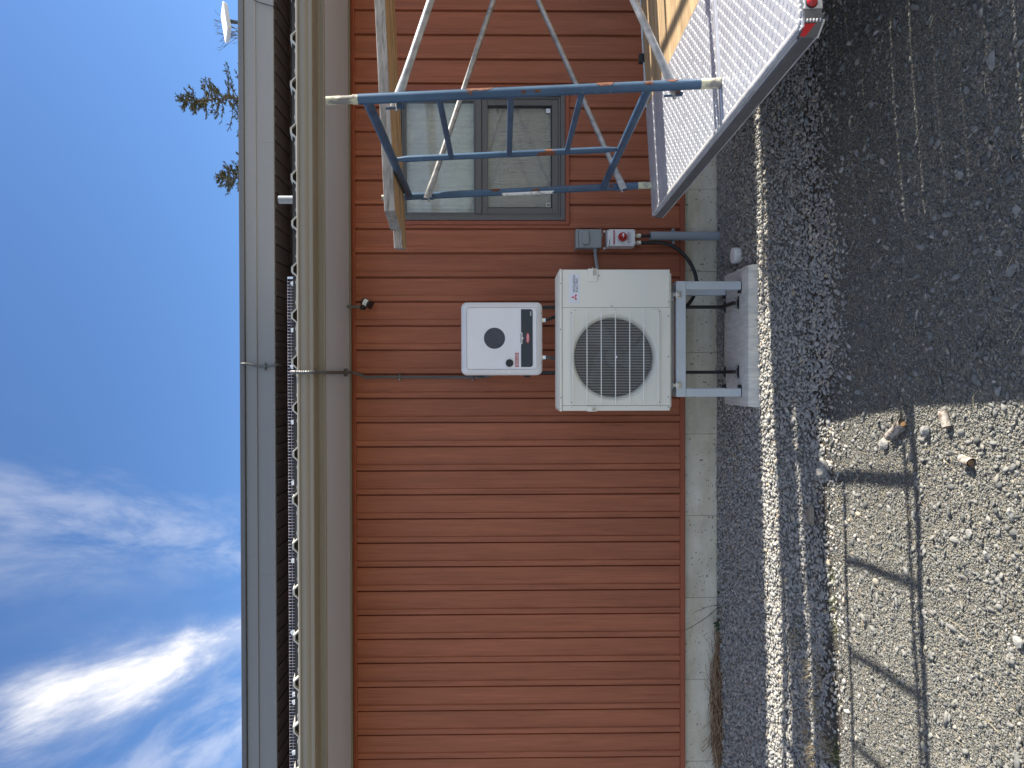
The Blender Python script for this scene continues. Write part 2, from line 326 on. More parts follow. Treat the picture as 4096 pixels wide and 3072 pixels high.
# ------------------------------------------------------------------ mesh helpers
class MB:
    def __init__(s): s.v = []; s.f = []; s.mi = []; s.cur = 0
    def add(s, vs, fs):
        b = len(s.v); s.v += [tuple(v) for v in vs]; s.f += [tuple(i+b for i in f) for f in fs]; s.mi += [s.cur]*len(fs); return s
    def box(s, x0, x1, y0, y1, z0, z1):
        return s.add([(x0,y0,z0),(x1,y0,z0),(x1,y1,z0),(x0,y1,z0),(x0,y0,z1),(x1,y0,z1),(x1,y1,z1),(x0,y1,z1)],
                     [(3,2,1,0),(4,5,6,7),(0,1,5,4),(1,2,6,5),(2,3,7,6),(3,0,4,7)])
    def obox(s, o, ax, ay, az):       # box from corner o with edge vectors
        o, ax, ay, az = map(Vector, (o, ax, ay, az))
        p = [o, o+ax, o+ax+ay, o+ay]; p += [q+az for q in p]
        return s.add(p, [(3,2,1,0),(4,5,6,7),(0,1,5,4),(1,2,6,5),(2,3,7,6),(3,0,4,7)])
    def extrude_x(s, prof, x0, x1, closed=True):      # prof: list of (y,z)
        n = len(prof); vs = [(x0, y, z) for y, z in prof]+[(x1, y, z) for y, z in prof]
        fs = [(i, (i+1) % n, (i+1) % n+n, i+n) for i in range(n if closed else n-1)]
        if closed: fs += [tuple(range(n))[::-1], tuple(range(n, 2*n))]
        return s.add(vs, fs)
    def extrude_z(s, prof, z0, z1):                   # prof: list of (x,y)
        n = len(prof); vs = [(x, y, z0) for x, y in prof]+[(x, y, z1) for x, y in prof]
        return s.add(vs, [(i, (i+1) % n, (i+1) % n+n, i+n) for i in range(n)]+[tuple(range(n))[::-1], tuple(range(n, 2*n))])
    def plate(s, poly, y0, y1):                       # poly (x,z) facing -Y, thick y0..y1
        n = len(poly); vs = [(x, y0, z) for x, z in poly]+[(x, y1, z) for x, z in poly]
        return s.add(vs, [tuple(range(n)), tuple(range(n, 2*n))[::-1]]+[((i+1) % n, i, i+n, (i+1) % n+n) for i in range(n)])
    def tube(s, path, r, n=10, cap=True, sq=None):
        path = [Vector(p) for p in path]; m = len(path); rr = r if isinstance(r, (list, tuple)) else [r]*m
        t0 = (path[1]-path[0]).normalized(); up = Vector((0, 0, 1)) if abs(t0.z) < .9 else Vector((0, 1, 0))
        a = t0.cross(up).normalized(); vs = []; 
        for i, p in enumerate(path):
            t = (path[min(i+1, m-1)]-path[max(i-1, 0)]).normalized()
            a = (a-t*a.dot(t)).normalized(); b = t.cross(a)
            k = sq[i] if sq else (1, 1)
            for j in range(n):
                q = 2*math.pi*j/n; vs.append(p+a*(math.cos(q)*rr[i]*k[0])+b*(math.sin(q)*rr[i]*k[1]))
        fs = [(i*n+j, i*n+(j+1) % n, (i+1)*n+(j+1) % n, (i+1)*n+j) for i in range(m-1) for j in range(n)]
        if cap: fs += [tuple(range(n))[::-1], tuple(range((m-1)*n, m*n))]
        return s.add(vs, fs)
    def disc(s, c, r, y0, y1, n=24, dome=0):          # round plate facing -Y
        x, z = c; vs = [(x+r*math.cos(2*math.pi*i/n), y1, z+r*math.sin(2*math.pi*i/n)) for i in range(n)]
        r2 = r*.93; vs += [(x+r*math.cos(2*math.pi*i/n), y0+(y1-y0)*.25, z+r*math.sin(2*math.pi*i/n)) for i in range(n)]
        vs += [(x+r2*math.cos(2*math.pi*i/n), y0, z+r2*math.sin(2*math.pi*i/n)) for i in range(n)]
        vs += [(x, y0-dome, z)]
        fs = [(k*n+(i+1) % n, k*n+i, (k+1)*n+i, (k+1)*n+(i+1) % n) for k in range(2) for i in range(n)]
        fs += [(2*n+(i+1) % n, 2*n+i, 3*n) for i in range(n)]
        return s.add(vs, fs)
    def lathe(s, prof, o, axis=(0, 0, 1), n=24):       # prof (r,h)
        o = Vector(o); ax = Vector(axis).normalized(); u = Vector((1, 0, 0)) if abs(ax.x) < .9 else Vector((0, 1, 0))
        a = ax.cross(u).normalized(); b = ax.cross(a); vs = []
        for r, h in prof:
            for j in range(n):
                q = 2*math.pi*j/n; vs.append(o+ax*h+a*(math.cos(q)*r)+b*(math.sin(q)*r))
        m = len(prof); fs = [(i*n+j, i*n+(j+1) % n, (i+1)*n+(j+1) % n, (i+1)*n+j) for i in range(m-1) for j in range(n)]
        fs += [tuple(range(n))[::-1], tuple(range((m-1)*n, m*n))]
        return s.add(vs, fs)
    def build(s, name, mats, parent=None, smooth=False, bevel=0, seg=2, xf=None):
        me = bpy.data.meshes.new(name)
        vs = [xf @ Vector(v) for v in s.v] if xf else s.v
        me.from_pydata(vs, [], s.f)
        mats = mats if isinstance(mats, (list, tuple)) else [mats]
        for m in mats: me.materials.append(m)
        if len(mats) > 1: me.polygons.foreach_set('material_index', s.mi)
        if smooth:
            me.polygons.foreach_set('use_smooth', [True]*len(me.polygons)); me.set_sharp_from_angle(angle=R(38))
        me.update()
        o = bpy.data.objects.new(name, me); COL.objects.link(o)
        if parent: attach(o, parent)
        if bevel:
            b = o.modifiers.new('bevel', 'BEVEL'); b.width = bevel; b.segments = seg; b.limit_method = 'ANGLE'; b.angle_limit = R(40)
        return o
def attach(o, parent):
    o.parent = parent; o.matrix_parent_inverse = world_of(parent).inverted()
def world_of(o):
    m = Matrix.LocRotScale(o.location, o.rotation_euler, o.scale)
    if o.parent: m = world_of(o.parent) @ o.matrix_parent_inverse @ m
    return m
def fast_mesh(name, V, T, m, parent=None):
    me = bpy.data.meshes.new(name); nv, nf, k = len(V), len(T), T.shape[1]
    me.vertices.add(nv); me.vertices.foreach_set('co', np.asarray(V, np.float32).ravel())
    me.loops.add(nf*k); me.loops.foreach_set('vertex_index', np.asarray(T, np.int32).ravel())
    me.polygons.add(nf); me.polygons.foreach_set('loop_start', np.arange(0, nf*k, k, dtype=np.int32))
    me.update(calc_edges=True); me.materials.append(m)
    o = bpy.data.objects.new(name, me); COL.objects.link(o)
    if parent: attach(o, parent)
    return o
def tag(o, label, cat, group=None, kind=None):
    o['label'] = label; o['category'] = cat
    if group: o['group'] = group
    if kind: o['kind'] = kind
    return o
def thing(name, loc, label, cat, group=None):
    o = bpy.data.objects.new(name, None); o.location = loc; o.empty_display_size = .1; COL.objects.link(o); return tag(o, label, cat, group)
def structure(o): o['kind'] = 'structure'; return o
def text(s, name, x, z, y, h, m, parent, align='LEFT', sx=1.0, shear=0, bold=0):
    cu = bpy.data.curves.new(name, 'FONT'); cu.body = s; cu.size = h/.70; cu.align_x = align; cu.shear = shear; cu.offset = bold; cu.extrude = .0003
    t = bpy.data.objects.new(name+'_c', cu); COL.objects.link(t); bpy.context.view_layer.update()
    me = bpy.data.meshes.new_from_object(t.evaluated_get(bpy.context.evaluated_depsgraph_get())); bpy.data.objects.remove(t)
    for v in me.vertices: v.co = (x+v.co.x*sx, y-v.co.z, z+v.co.y)
    me.materials.clear(); me.materials.append(m)
    o = bpy.data.objects.new(name, me); COL.objects.link(o); attach(o, parent); return o
def rrect(x0, x1, z0, z1, r, n=6):
    p = []
    for cx, cz, a in ((x1-r, z1-r, 0), (x0+r, z1-r, 90), (x0+r, z0+r, 180), (x1-r, z0+r, 270)):
        for i in range(n+1):
            q = R(a+90*i/n); p.append((cx+r*math.cos(q), cz+r*math.sin(q)))
    return p[::-1]
def spline(pts, n=12):
    P = [Vector(p) for p in pts]; P = [P[0]*2-P[1]]+P+[P[-1]*2-P[-2]]; out = []
    for i in range(1, len(P)-2):
        a, b, c, d = P[i-1:i+3]
        for k in range(n):
            t = k/n; out.append(.5*((2*b)+(c-a)*t+(2*a-5*b+4*c-d)*t*t+(3*b-a-3*c+d)*t**3))
    out.append(P[-2]); return out
def flex(mb, pts, r, step=.0045, depth=.18, n=10):      # corrugated conduit along a spline
    s = spline(pts, 24); acc = [0]
    for a, b in zip(s, s[1:]): acc.append(acc[-1]+(b-a).length)
    m = max(4, int(acc[-1]/step)); path = []; rr = []; j = 0
    for i in range(m+1):
        d = acc[-1]*i/m
        while j < len(acc)-2 and acc[j+1] < d: j += 1
        k = (d-acc[j])/max(1e-9, acc[j+1]-acc[j]); path.append(s[j].lerp(s[j+1], k)); rr.append(r*(1 if i % 2 else 1-depth))
    return mb.tube(path, rr, n)

# ------------------------------------------------------------------ the ground
_ph = RNG.uniform(0, 6.28, (14, 2)); _fr = RNG.uniform(.6, 7.5, 14); _an = RNG.uniform(0, 6.28, 14)
def wob(x, y):
    z = 0
    for i in range(14):
        z = z + np.sin((x*np.cos(_an[i])+y*np.sin(_an[i]))*_fr[i]+_ph[i, 0])*(.0038/(_fr[i]**.5))
    return z
def gz(x, y):
    x = np.asarray(x, float); y = np.asarray(y, float); q = -y
    base = -np.interp(q, [-60, 0, .78, .97, 1.2, 1.42, 1.57, 1.75, 2.23, 3.0, 8, 60], [.0, .006, .018, .042, .088, .118, .108, .088, .064, .055, .06, .2])
    base = base + np.interp(q, [0, .97, 1.57, 2.23], [.012, .023, .036, .049])*np.clip(x, -4, 2.2)*np.clip(q*5, 0, 1)
    amp = np.clip(1-np.maximum(np.abs(x)-5, 0)/4, 0, 1)
    return base + wob(x, y)*amp*np.clip(q*4, .25, 1)
def axis(lo, hi, step, far):
    a = list(np.arange(lo, hi+1e-6, step)); s = step; v = hi
    while v < far: s *= 1.35; v += s; a.append(v)
    s = step; v = lo
    while v > -far: s *= 1.35; v -= s; a.insert(0, v)
    return np.array(a)
gx = axis(-3.6, 3.6, .03, 900); gy = axis(-3.4, .06, .02, 900)
XX, YY = np.meshgrid(gx, gy); ZZ = gz(XX, YY)
gv = np.stack([XX, YY, ZZ], -1).reshape(-1, 3); nx, ny = len(gx), len(gy)
ii = (np.arange(ny-1)[:, None]*nx+np.arange(nx-1)[None]).ravel()
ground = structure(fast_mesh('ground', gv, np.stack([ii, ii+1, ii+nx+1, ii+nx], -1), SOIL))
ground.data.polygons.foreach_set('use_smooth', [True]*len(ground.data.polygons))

_t = (1+5**.5)/2
ICO = np.array([(-1,_t,0),(1,_t,0),(-1,-_t,0),(1,-_t,0),(0,-1,_t),(0,1,_t),(0,-1,-_t),(0,1,-_t),(_t,0,-1),(_t,0,1),(-_t,0,-1),(-_t,0,1)])/1.902
ICF = np.array([(0,11,5),(0,5,1),(0,1,7),(0,7,10),(0,10,11),(1,5,9),(5,11,4),(11,10,2),(10,7,6),(7,1,8),(3,9,4),(3,4,2),(3,2,6),(3,6,8),(3,8,9),(4,9,5),(2,4,11),(6,2,10),(8,6,7),(9,8,1)])
OCT = np.array([(1,0,0),(-1,0,0),(0,1,0),(0,-1,0),(0,0,1),(0,0,-1)], float)*1.15
OCF = np.array([(0,2,4),(2,1,4),(1,3,4),(3,0,4),(2,0,5),(1,2,5),(3,1,5),(0,3,5)])
def stones(name, x, y, size, m, flat=.62, sink=.2, long=1.5, shape=ICO, faces=ICF):
    n = len(x)
    V = np.repeat(shape[None], n, 0)*RNG.uniform(.70, 1.25, (n, len(shape), 1))
    n_v = len(shape); S = np.stack([size*RNG.uniform(.85, long, n), size*RNG.uniform(.65, 1.05, n), size*flat*RNG.uniform(.6, 1.1, n)], -1)*.5
    V = V*S[:, None]
    a = RNG.uniform(0, 6.28, n); tx = RNG.normal(0, .38, n); ty = RNG.normal(0, .38, n)
    c, s = np.cos(tx), np.sin(tx); V = np.stack([V[..., 0], V[..., 1]*c[:, None]-V[..., 2]*s[:, None], V[..., 1]*s[:, None]+V[..., 2]*c[:, None]], -1)
    c, s = np.cos(ty), np.sin(ty); V = np.stack([V[..., 0]*c[:, None]+V[..., 2]*s[:, None], V[..., 1], -V[..., 0]*s[:, None]+V[..., 2]*c[:, None]], -1)
    c, s = np.cos(a), np.sin(a); V = np.stack([V[..., 0]*c[:, None]-V[..., 1]*s[:, None], V[..., 0]*s[:, None]+V[..., 1]*c[:, None], V[..., 2]], -1)
    z = gz(x, y)+S[:, 2]*(1-2*sink)+RNG.uniform(0, .3, n)*size*.5
    V = V+np.stack([x, y, z], -1)[:, None]
    T = (faces[None]+(np.arange(n)*n_v)[:, None, None]).reshape(-1, 3)
    o = fast_mesh(name, V.reshape(-1, 3), T, m); o['kind'] = 'stuff'; return o
def scatter(n, x0, x1, y0, y1, keep):
    x = RNG.uniform(x0, x1, n); y = RNG.uniform(y0, y1, n); k = RNG.uniform(0, 1, n) < keep(x, y); return x[k], y[k]
def bed_edge(x): return -1.40-.10*np.sin(x*1.7+.6)-.05*np.sin(x*4.1)-.03*np.sin(x*11)
bx, by = scatter(54000, -3.1, 2.9, -1.75, -.004, lambda x, y: np.where(y > bed_edge(x), 1.0, np.exp(-(bed_edge(x)-y)*9)*.45))
_cap = G(2958, 1022, .0); onpad = (np.hypot(bx-_cap.x, by-_cap.y) < .064) | (bx > -.15) & (bx < .68) & (by > -.80) & (by < -.33)
bx, by = bx[~onpad], by[~onpad]
tag(stones('gravel', bx, by, np.clip(RNG.lognormal(math.log(.0190), .28, len(bx)), .009, .036), GRAVEL, .5, .25), 'bed of light grey crushed stone along the concrete foundation', 'gravel')
def in_drive(x, y): return np.where(y < np.minimum(bed_edge(x)-.04, -1.42-.03*np.sin(x*3)), .97, .25)*np.where(np.abs(x) < .35+(y+4.93)*.55, 1, .06)
dx, dy = scatter(235000, -2.3, 2.4, -3.15, -1.36, in_drive)
tag(stones('driveway_gravel', dx, dy, np.clip(RNG.lognormal(math.log(.0060), .30, len(dx)), .0035, .011), DRIVE, .55, .35, 1.8, OCT, OCF), 'packed fine mixed grey gravel of the driveway', 'gravel')
dx, dy = scatter(17000, -2.3, 2.4, -3.15, -1.36, in_drive)
tag(stones('coarse_gravel', dx, dy, np.clip(RNG.lognormal(math.log(.0125), .40, len(dx)), .007, .038), COARSE, .5, .40, 1.9), 'coarser grey stones mixed into the fine driveway gravel', 'gravel')

def straws(name, n, x0, x1, y0, y1, ln, m, lift, keep=None, w=.0012, droop=.5):
    V = []; F = []
    for i in range(n):
        x, y = random.uniform(x0, x1), random.uniform(y0, y1)
        if keep and not keep(x, y): continue
        a = random.uniform(0, 6.28); l = ln*random.uniform(.4, 1.2); li = random.uniform(0, lift)
        z = float(gz(x, y))+.012; d = Vector((math.cos(a), math.sin(a), 0)); s = Vector((-d.y, d.x, 0))*w
        b = len(V)
        for k in range(5):
            t = k/4; p = Vector((x, y, z))+d*(l*t)+Vector((0, 0, li*math.sin(t*2.2)*droop*2))+s*(math.sin(t*3+a)*4)
            ww = s*(1-.7*t); V += [p-ww, p+ww, p+Vector((0, 0, w*1.4))]
        for k in range(4):
            for j in range(3): F.append((b+k*3+j, b+k*3+(j+1) % 3, b+k*3+3+(j+1) % 3, b+k*3+3+j))
    o = fast_mesh(name, np.array([tuple(v) for v in V]), np.array(F), m); o['kind'] = 'stuff'; return o

# ------------------------------------------------------------------ the house
X0, X1 = -9.0, 10.0
house = thing('house', (0, 0, 0), 'single storey building with red brown vertical siding, grey eaves and concrete footing', 'house')
ZB, ZT = .253, 2.510
xr_ = WX(1430, 12.6, -.01); xl_ = WX(1427, 3014, -.01); PITCHX = (xr_-xl_)/31
# window opening (outer edge of grey frame)
wx0, wx1 = WX(1900, 881, -.02), WX(1900, 366, -.02); wz0, wz1 = WZ(2260, 600, -.02), WZ(1588, 600, -.02)
tx0, tx1, tz0, tz1 = wx0-.030, wx1+.030, wz0-.030, wz1+.030
def board_profile(x):            # x = right edge of the raised batten; profile goes left to right over one pitch
    b = x-.042
    return [(b-.005, .015), (b-.005, .012), (b+.001, .012), (b+.003, -.009), (b+.005, -.0105), (b+.034, -.0105), (b+.037, -.0095),
            (b+.0425, .000), (b+PITCHX-.011, .000), (b+PITCHX-.008, .004), (b+PITCHX-.0065, .015)]
k = int((X0-xl_)/PITCHX)
bx_ = xl_+k*PITCHX
while bx_ < X1:
    if bx_-.05 < tx1 and bx_+PITCHX-.05 > tx0:
        lo_, hi_ = bx_-.044, bx_-.046+PITCHX
        if lo_ > tx0-.001 and hi_ < tx1+.001: segs = [(ZB, tz0), (tz1, ZT)]
        else: segs = [(ZB, tz0), (tz1, ZT)]
        for a, b_ in segs: MB().extrude_z(board_profile(bx_)[::-1], a, b_).build('siding_board', SIDING, house)
        cut = board_profile(bx_)
        if lo_ < tx0: 
            pr = [(min(x, tx0-.001), y) for x, y in cut]; MB().extrude_z(pr[::-1], tz0, tz1).build('siding_board', SIDING, house)
        if hi_ > tx1:
            pr = [(max(x, tx1+.001), y) for x, y in cut]; MB().extrude_z(pr[::-1], tz0, tz1).build('siding_board', SIDING, house)
    else:
        MB().extrude_z(board_profile(bx_)[::-1], ZB, ZT).build('siding_board', SIDING, house)
    bx_ += PITCHX
# wall behind, with the window opening
w = MB(); w.box(X0, wx0, .016, .2, .26, 2.65); w.box(wx1, X1, .016, .2, .26, 2.65); w.box(wx0, wx1, .016, .2, .26, wz0); w.box(wx0, wx1, .016, .2, wz1, 2.65)
w.build('wall_core', DARK, house)
MB().box(X0, X0+.2, .202, 12, 0, 3.4).build('end_wall', RED_TRIM, house); MB().box(X1-.2, X1, .202, 12, 0, 3.4).build('end_wall', RED_TRIM, house)
# trims
t = MB(); t.extrude_x([(-.018, ZT-.004), (-.018, ZT+.004), (-.012, ZT+.022), (.012, ZT+.022), (.012, ZT-.004)], X0, X1); t.build('top_trim', RED_TRIM, house)
t = MB(); t.extrude_x([(-.019, ZB-.026), (-.021, ZB-.022), (-.020, ZB+.006), (-.016, ZB+.008), (.013, ZB+.008), (.013, ZB-.026)], X0, X1); t.build('starter_trim', RED_TRIM, house)
# foundation in cast lifts, seams recessed
seams = [WX(2800, p, .015) for p in (3371, 3044, 2717, 2390, 2062, 1735, 1410, 1086, 757, 430, 103)]
xs = [X0]+seams+[X1]
for a, b_ in zip(xs, xs[1:]):
    MB().box(a+.0012, b_-.0012, .013+random.uniform(0, .0012), .25, -.4, ZB-.027).build('foundation_section', CONCRETE, house, bevel=.002, seg=1)
MB().box(X0, X1, .02, .24, -.4, ZB-.028).build('foundation_core', CONCRETE, house)
# boxed eave: soffit panels, fascia lip, ogee gutter
zs = WZ(1400, 1500, -.01); YF = -.705
sx = [X0, -2.62, WX(1350, 1279, -.35), 3.2, X1]
for a, b_ in zip(sx, sx[1:]):
    MB().box(a+.0007, b_, YF+.004, -.024, zs, zs+.012).build('soffit_panel', FASCIA, house)
    for yy in (YF+.05, YF*.5, -.06): MB().lathe([(.004, .0005), (.0035, -.0015)], (b_-.012, yy, zs), n=8).build('soffit_nail', FASCIA, house)
    MB().extrude_x([(YF-.014, zs-.006), (YF-.016, zs-.002), (YF-.012, zs+.016), (YF-.012, zs+.12), (YF+.0, zs+.12), (YF+.0, zs+.004), (YF+.003, zs-.001), (YF+.003, zs-.006)], a+.0008, b_).build('fascia_board', GUTTER, house)
f = MB(); f.extrude_x([(-.0235, zs+.004), (-.030, zs+.002), (-.030, zs-.004), (-.026, zs-.012), (-.014, zs-.014), (-.0145, zs+.004)], X0, X1); f.build('wall_channel', BEIGE, house)
MB().box(X0, X1, -.0125, .015, ZT+.0235, zs+.02).build('frieze_filler', RED_TRIM, house)
# gutter, ogee front
GYF = YF-.125
zg1, zg0 = WZ(1190, 1500, GYF), WZ(1257, 1500, GYF+.025)
def gp(y, z): return (GYF+y, z)
front = [gp(0, zg1), gp(-.005, zg1-.004), gp(-.004, zg1-.013), gp(.005, zg1-.017), gp(.006, zg1-.024), gp(.002, zg1-.032), gp(.002, zg1-.046), gp(.009, zg1-.058), gp(.016, zg1-.066), gp(.0155, zg1-.072), gp(.018, zg0+.004), gp(.024, zg0), (YF-.05, zg0-.003)]
back = [(YF-.0125, zg0-.003), (YF-.0125, zg1), (YF-.015, zg1), (YF-.015, zg0), (YF-.05, zg0), gp(.026, zg0+.003), gp(.021, zg0+.006), gp(.0205, zg1-.07), gp(.014, zg1-.056), gp(.007, zg1-.044), gp(.007, zg1-.032), gp(.010, zg1-.024), gp(.009, zg1-.015), gp(.004, zg1-.004)]
g = MB(); g.extrude_x(front+back, X0, X1); g.build('gutter', GUTTER, house, smooth=True)
MB().obox((X0, YF+.002, zs+.06), (X1-X0, 0, 0), (0, 2.2, 2.2*.21), (0, 0, .045)).build('roof_deck', CLOSURE, house)
# ribbed steel roof over the eave
SL = .21
RY0 = GYF+.045; RZ0 = WZ(1187, 1500, RY0)
ribx = WX(1170, 1447, RY0); RP = (WX(1170, 145, RY0)-WX(1170, 2916, RY0))/15
rx = ribx-int((ribx-X0)/RP)*RP; pts = []
while rx < X1:
    for dx_, h_ in ((-.13, 0.001), (-.09, .001), (-.076, .005), (-.060, .001), (-.042, 0), (-.014, .030), (.014, .030), (.042, 0), (.060, .001), (.076, .005), (.09, .001)):
        pts.append((rx+dx_, h_))
    rx += RP
YE = 2.2
def roof_sheet(y0, y1, th):
    m = MB(); n = len(pts); V = []
    for y in (y0, y1):
        for dz in (0, -th):
            for x, h_ in pts: V.append((x, y, RZ0+h_+dz+(y-RY0)*SL+(.0025*math.sin(x*5.3) if y == y0 else 0)))
    F = []
    for i in range(n-1):
        F += [(i, i+1, 2*n+i+1, 2*n+i), (n+i+1, n+i, 3*n+i, 3*n+i+1), (i+1, i, n+i, n+i+1)]
    return m.add(V, F)
roof_sheet(RY0, YE, .011).build('metal_roof', ROOF, house)
MB().obox((X0, RY0+.03, RZ0-.012), (X1-X0, 0, 0), (0, .03, .006), (0, 0, .040)).build('foam_closure', CLOSURE, house)
# the taller part behind: wall, ribbed soffit, stepped fascia
YU = .90
us0 = WZ(1100, 1500, YU); YW = YU+.45
MB().box(X0, X1, YW, YW+.2, 2.8, us0+.1).build('upper_wall', RED_TRIM, house)
MB().box(X0, X1, YW-.015, YW-.002, us0-.05, us0-.004).build('upper_wall_trim', CLOSURE, house)
sw = .141; x = -4.2
MB().box(X0, X1, YU+.03, YW-.016, us0+.012, us0+.03).build('soffit_core', SOFFIT, house)
while x < 4.4:
    m = MB(); m.box(x, x+sw*.62, YU+.022, YW-.016, us0+.000, us0+.011); m.box(x+sw*.66, x+sw-.006, YU+.022, YW-.016, us0-.009, us0+.0115)
    m.build('soffit_board', SOFFIT, house); x += sw
u = [WZ(p, 1500, YU) for p in (1099, 1031, 1029, 986, 984, 966)]
sxu = [X0, WX(1000, 2300, YU), WX(1000, 570, YU), X1]
for a, b_ in zip(sxu, sxu[1:]):
    MB().extrude_x([(YU, u[0]), (YU, u[1]), (YU+.02, u[1]), (YU+.02, u[0]+.02), (YU+.03, u[0])], a+.001, b_).build('upper_fascia_board', FASCIA_UP, house)
    MB().extrude_x([(YU-.012, u[2]), (YU-.012, u[3]), (YU+.02, u[3]), (YU+.02, u[2]-.002), (YU-.004, u[2]-.003)], a+.16, b_+.159).build('upper_fascia_cap', FASCIA_UP, house)
MB().extrude_x([(YU-.030, u[4]), (YU-.034, u[4]+.004), (YU-.034, u[5]), (YU-.02, u[5]+.006), (YU+.1, u[5]+.008), (YU+.1, u[4])], X0, X1).build('drip_edge', DRIP, house)
USL = .31
m = MB(); m.extrude_x([(YU-.02, u[5]+.007), (8.2, u[5]+.007+USL*(8.2-YU+.02)), (15, u[5]), (15, u[5]-.1), (8.2, u[5]-.1+USL*(8.2-YU)), (YU+.11, u[5]-.02)], X0, X1); m.build('upper_roof', DRIP, house)

# ---- window
def frame_ring(mb, x0, x1, z0, z1, t, y0, y1):
    mb.box(x0, x1, y0, y1, z0, z0+t); mb.box(x0, x1, y0, y1, z1-t, z1); mb.box(x0, x0+t, y0, y1, z0+t, z1-t); mb.box(x1-t, x1, y0, y1, z0+t, z1-t); return mb
for o_, (a, b_, c, d) in enumerate(((tx0, tx1, tz0, wz0-.001), (tx0, tx1, wz1+.001, tz1), (tx0, wx0-.001, wz0-.001, wz1+.001), (wx1+.001, tx1, wz0-.001, wz1+.001))):
    MB().box(a, b_, -.022, .014, c, d).build('window_trim', RED_TRIM, house, bevel=.003)
win = bpy.data.objects.new('window', None); win.location = (wx0, 0, wz0); COL.objects.link(win); attach(win, house)
frame_ring(MB(), wx0, wx1, wz0, wz1, .030, -.030, .05).build('frame', FRAME_GREY, win, bevel=.002)
frame_ring(MB(), wx0+.031, wx1-.031, wz0+.031, wz1-.031, .014, -.012, .06).build('stop', FRAME_GREY, win, bevel=.001)
zm = WZ(1914, 600, -.01)
MB().box(wx0+.046, wx1-.046, -.018, .06, zm-.021, zm+.021).build('meeting_rail', FRAME_GREY, win, bevel=.002)
ux0, ux1, uz0, uz1 = wx0+.046, wx1-.046, zm+.022, wz1-.046
frame_ring(MB(), ux0, ux1, uz0, uz1, .012, -.004, .05).build('upper_sash', FRAME_GREY, win, bevel=.001)
MB().box(ux0+.012, ux1-.012, .012, .016, uz0+.012, uz1-.012).build('upper_pane', GLASS, win)
lx0, lx1, lz0, lz1 = wx0+.046, wx1-.046, wz0+.046, zm-.022
frame_ring(MB(), lx0, lx1, lz0, lz1, .042, -.006, .05).build('lower_sash', FRAME_GREY, win, bevel=.003)
frame_ring(MB(), lx0+.0425, lx1-.0425, lz0+.0425, lz1-.002, .006, .002, .03).build('gasket', FRAME_DARK, win)
MB().box(lx0+.048, lx1-.048, .020, .024, lz0+.048, lz1-.008).build('lower_pane', GLASS, win)
MB().box(lx0+.048, lx1-.048, .010, .0108, lz0+.048, lz1-.008).build('insect_screen', SCREEN, win)
MB().box(lx1-.09, lx1-.06, .0065, .0095, lz0+.054, lz0+.082).build('white_sticker', LABEL_WHITE, win)
m = frame_ring(MB(), lx0+.052, lx0+.082, lz0+.054, lz0+.082, .0035, .0065, .0095); m.build('sticker_outline', LABEL_WHITE, win)
def pleats(x0, x1, z0, z1, y, p, a):
    n = int((x1-x0)/p); V = []; F = []
    for i in range(n*4+1):
        x = x0+(x1-x0)*i/(n*4); yy = y+a*math.sin(i*math.pi/2+.4*math.sin(i*.7))*(.6+.4*math.sin(i*.31)); V += [(x, yy, z0), (x, yy, z1)]
    for i in range(n*4): F.append((2*i, 2*i+2, 2*i+3, 2*i+1))
    return MB().add(V, F)
pleats(ux0, ux1, uz0-.03, uz1, .065, .030, .005).build('curtain', CURTAIN, win, smooth=True)
pleats(lx0, lx1, lz0, lz1+.02, .060, .014, .0025).build('pleated_blind', BLIND, win)
MB().box(wx0, wx1, .14, .15, wz0, wz1).build('room_dark', DARK, win)

# ------------------------------------------------------------------ solar array on the low roof
SY = -.54
sol = thing('solar_array', (-1.5, SY, 2.95), 'black solar panels with steel wire skirt and white clips on the low roof', 'solar panels')
sxr = WX(1165, 1115, SY); sz0 = RZ0+(SY-RY0)*SL+.001; sz1 = WZ(1153, 2000, SY)
x = sxr-.01
while x > -4.5:
    MB().obox((x-1.0, SY+.0095, sz1-.062), (.992, 0, 0), (0, .002, 0), (0, 0, .058)).build('frame_face', DARK, sol)
    MB().obox((x-1.0, SY+.012, sz1-.062), (.992, 0, 0), (0, 1.30, 1.30*SL), (0, 0, .060)).build('solar_panel', PANEL_BLACK, sol); x -= 1.0
m = MB(); x = sxr; i = 0
while x > -3.6:
    hh = 0
    for rx2 in [ribx+k_*RP for k_ in range(-14, 14)]:
        dd = abs(x-rx2)
        if dd < .042: hh = .030 if dd < .014 else .030*(.042-dd)/.028
    j = random.uniform(-.0015, .0015); m.tube([(x+j, SY+.002+random.uniform(0, .003), sz0+hh), (x-j, SY, sz1)], .0009, 4); x -= .0190; i += 1
for zq in np.linspace(sz0+.03, sz1-.002, 3): m.tube([(sxr, SY-.001, zq), (-3.6, SY-.001, zq)], .0005, 4)
mm = m.build('wire_skirt', MESH_WIRE, sol); mm['kind'] = 'stuff'
MB().box(sxr-.0, sxr+.012, SY-.002, SY+.03, sz1-.038, sz1-.002).build('end_bracket', STEEL, sol)
for px, py, a in ((1173, 1134, 40), (1173, 1320, 8), (1171, 1466, 30), (1173, 1688, 10), (1175, 1931, 5), (1174, 2243, 0), (1172, 2530, 35), (1178, 2777, 3), (1178, 2808, 25), (1177, 3010, 14)):
    p = W(px, py, SY-.006); q = rrect(-.0135, .0135, -.0135, .0135, .005, 3); c_, s_ = math.cos(R(a)), math.sin(R(a))
    MB().plate([(p.x+x*c_-z*s_, p.z+x*s_+z*c_) for x, z in q], p.y-.004, p.y).build('clip', CLIP, sol)
    MB().disc((p.x, p.z), .006, p.y-.009, p.y-.003, 8, .002).build('clip_button', STEEL, sol)

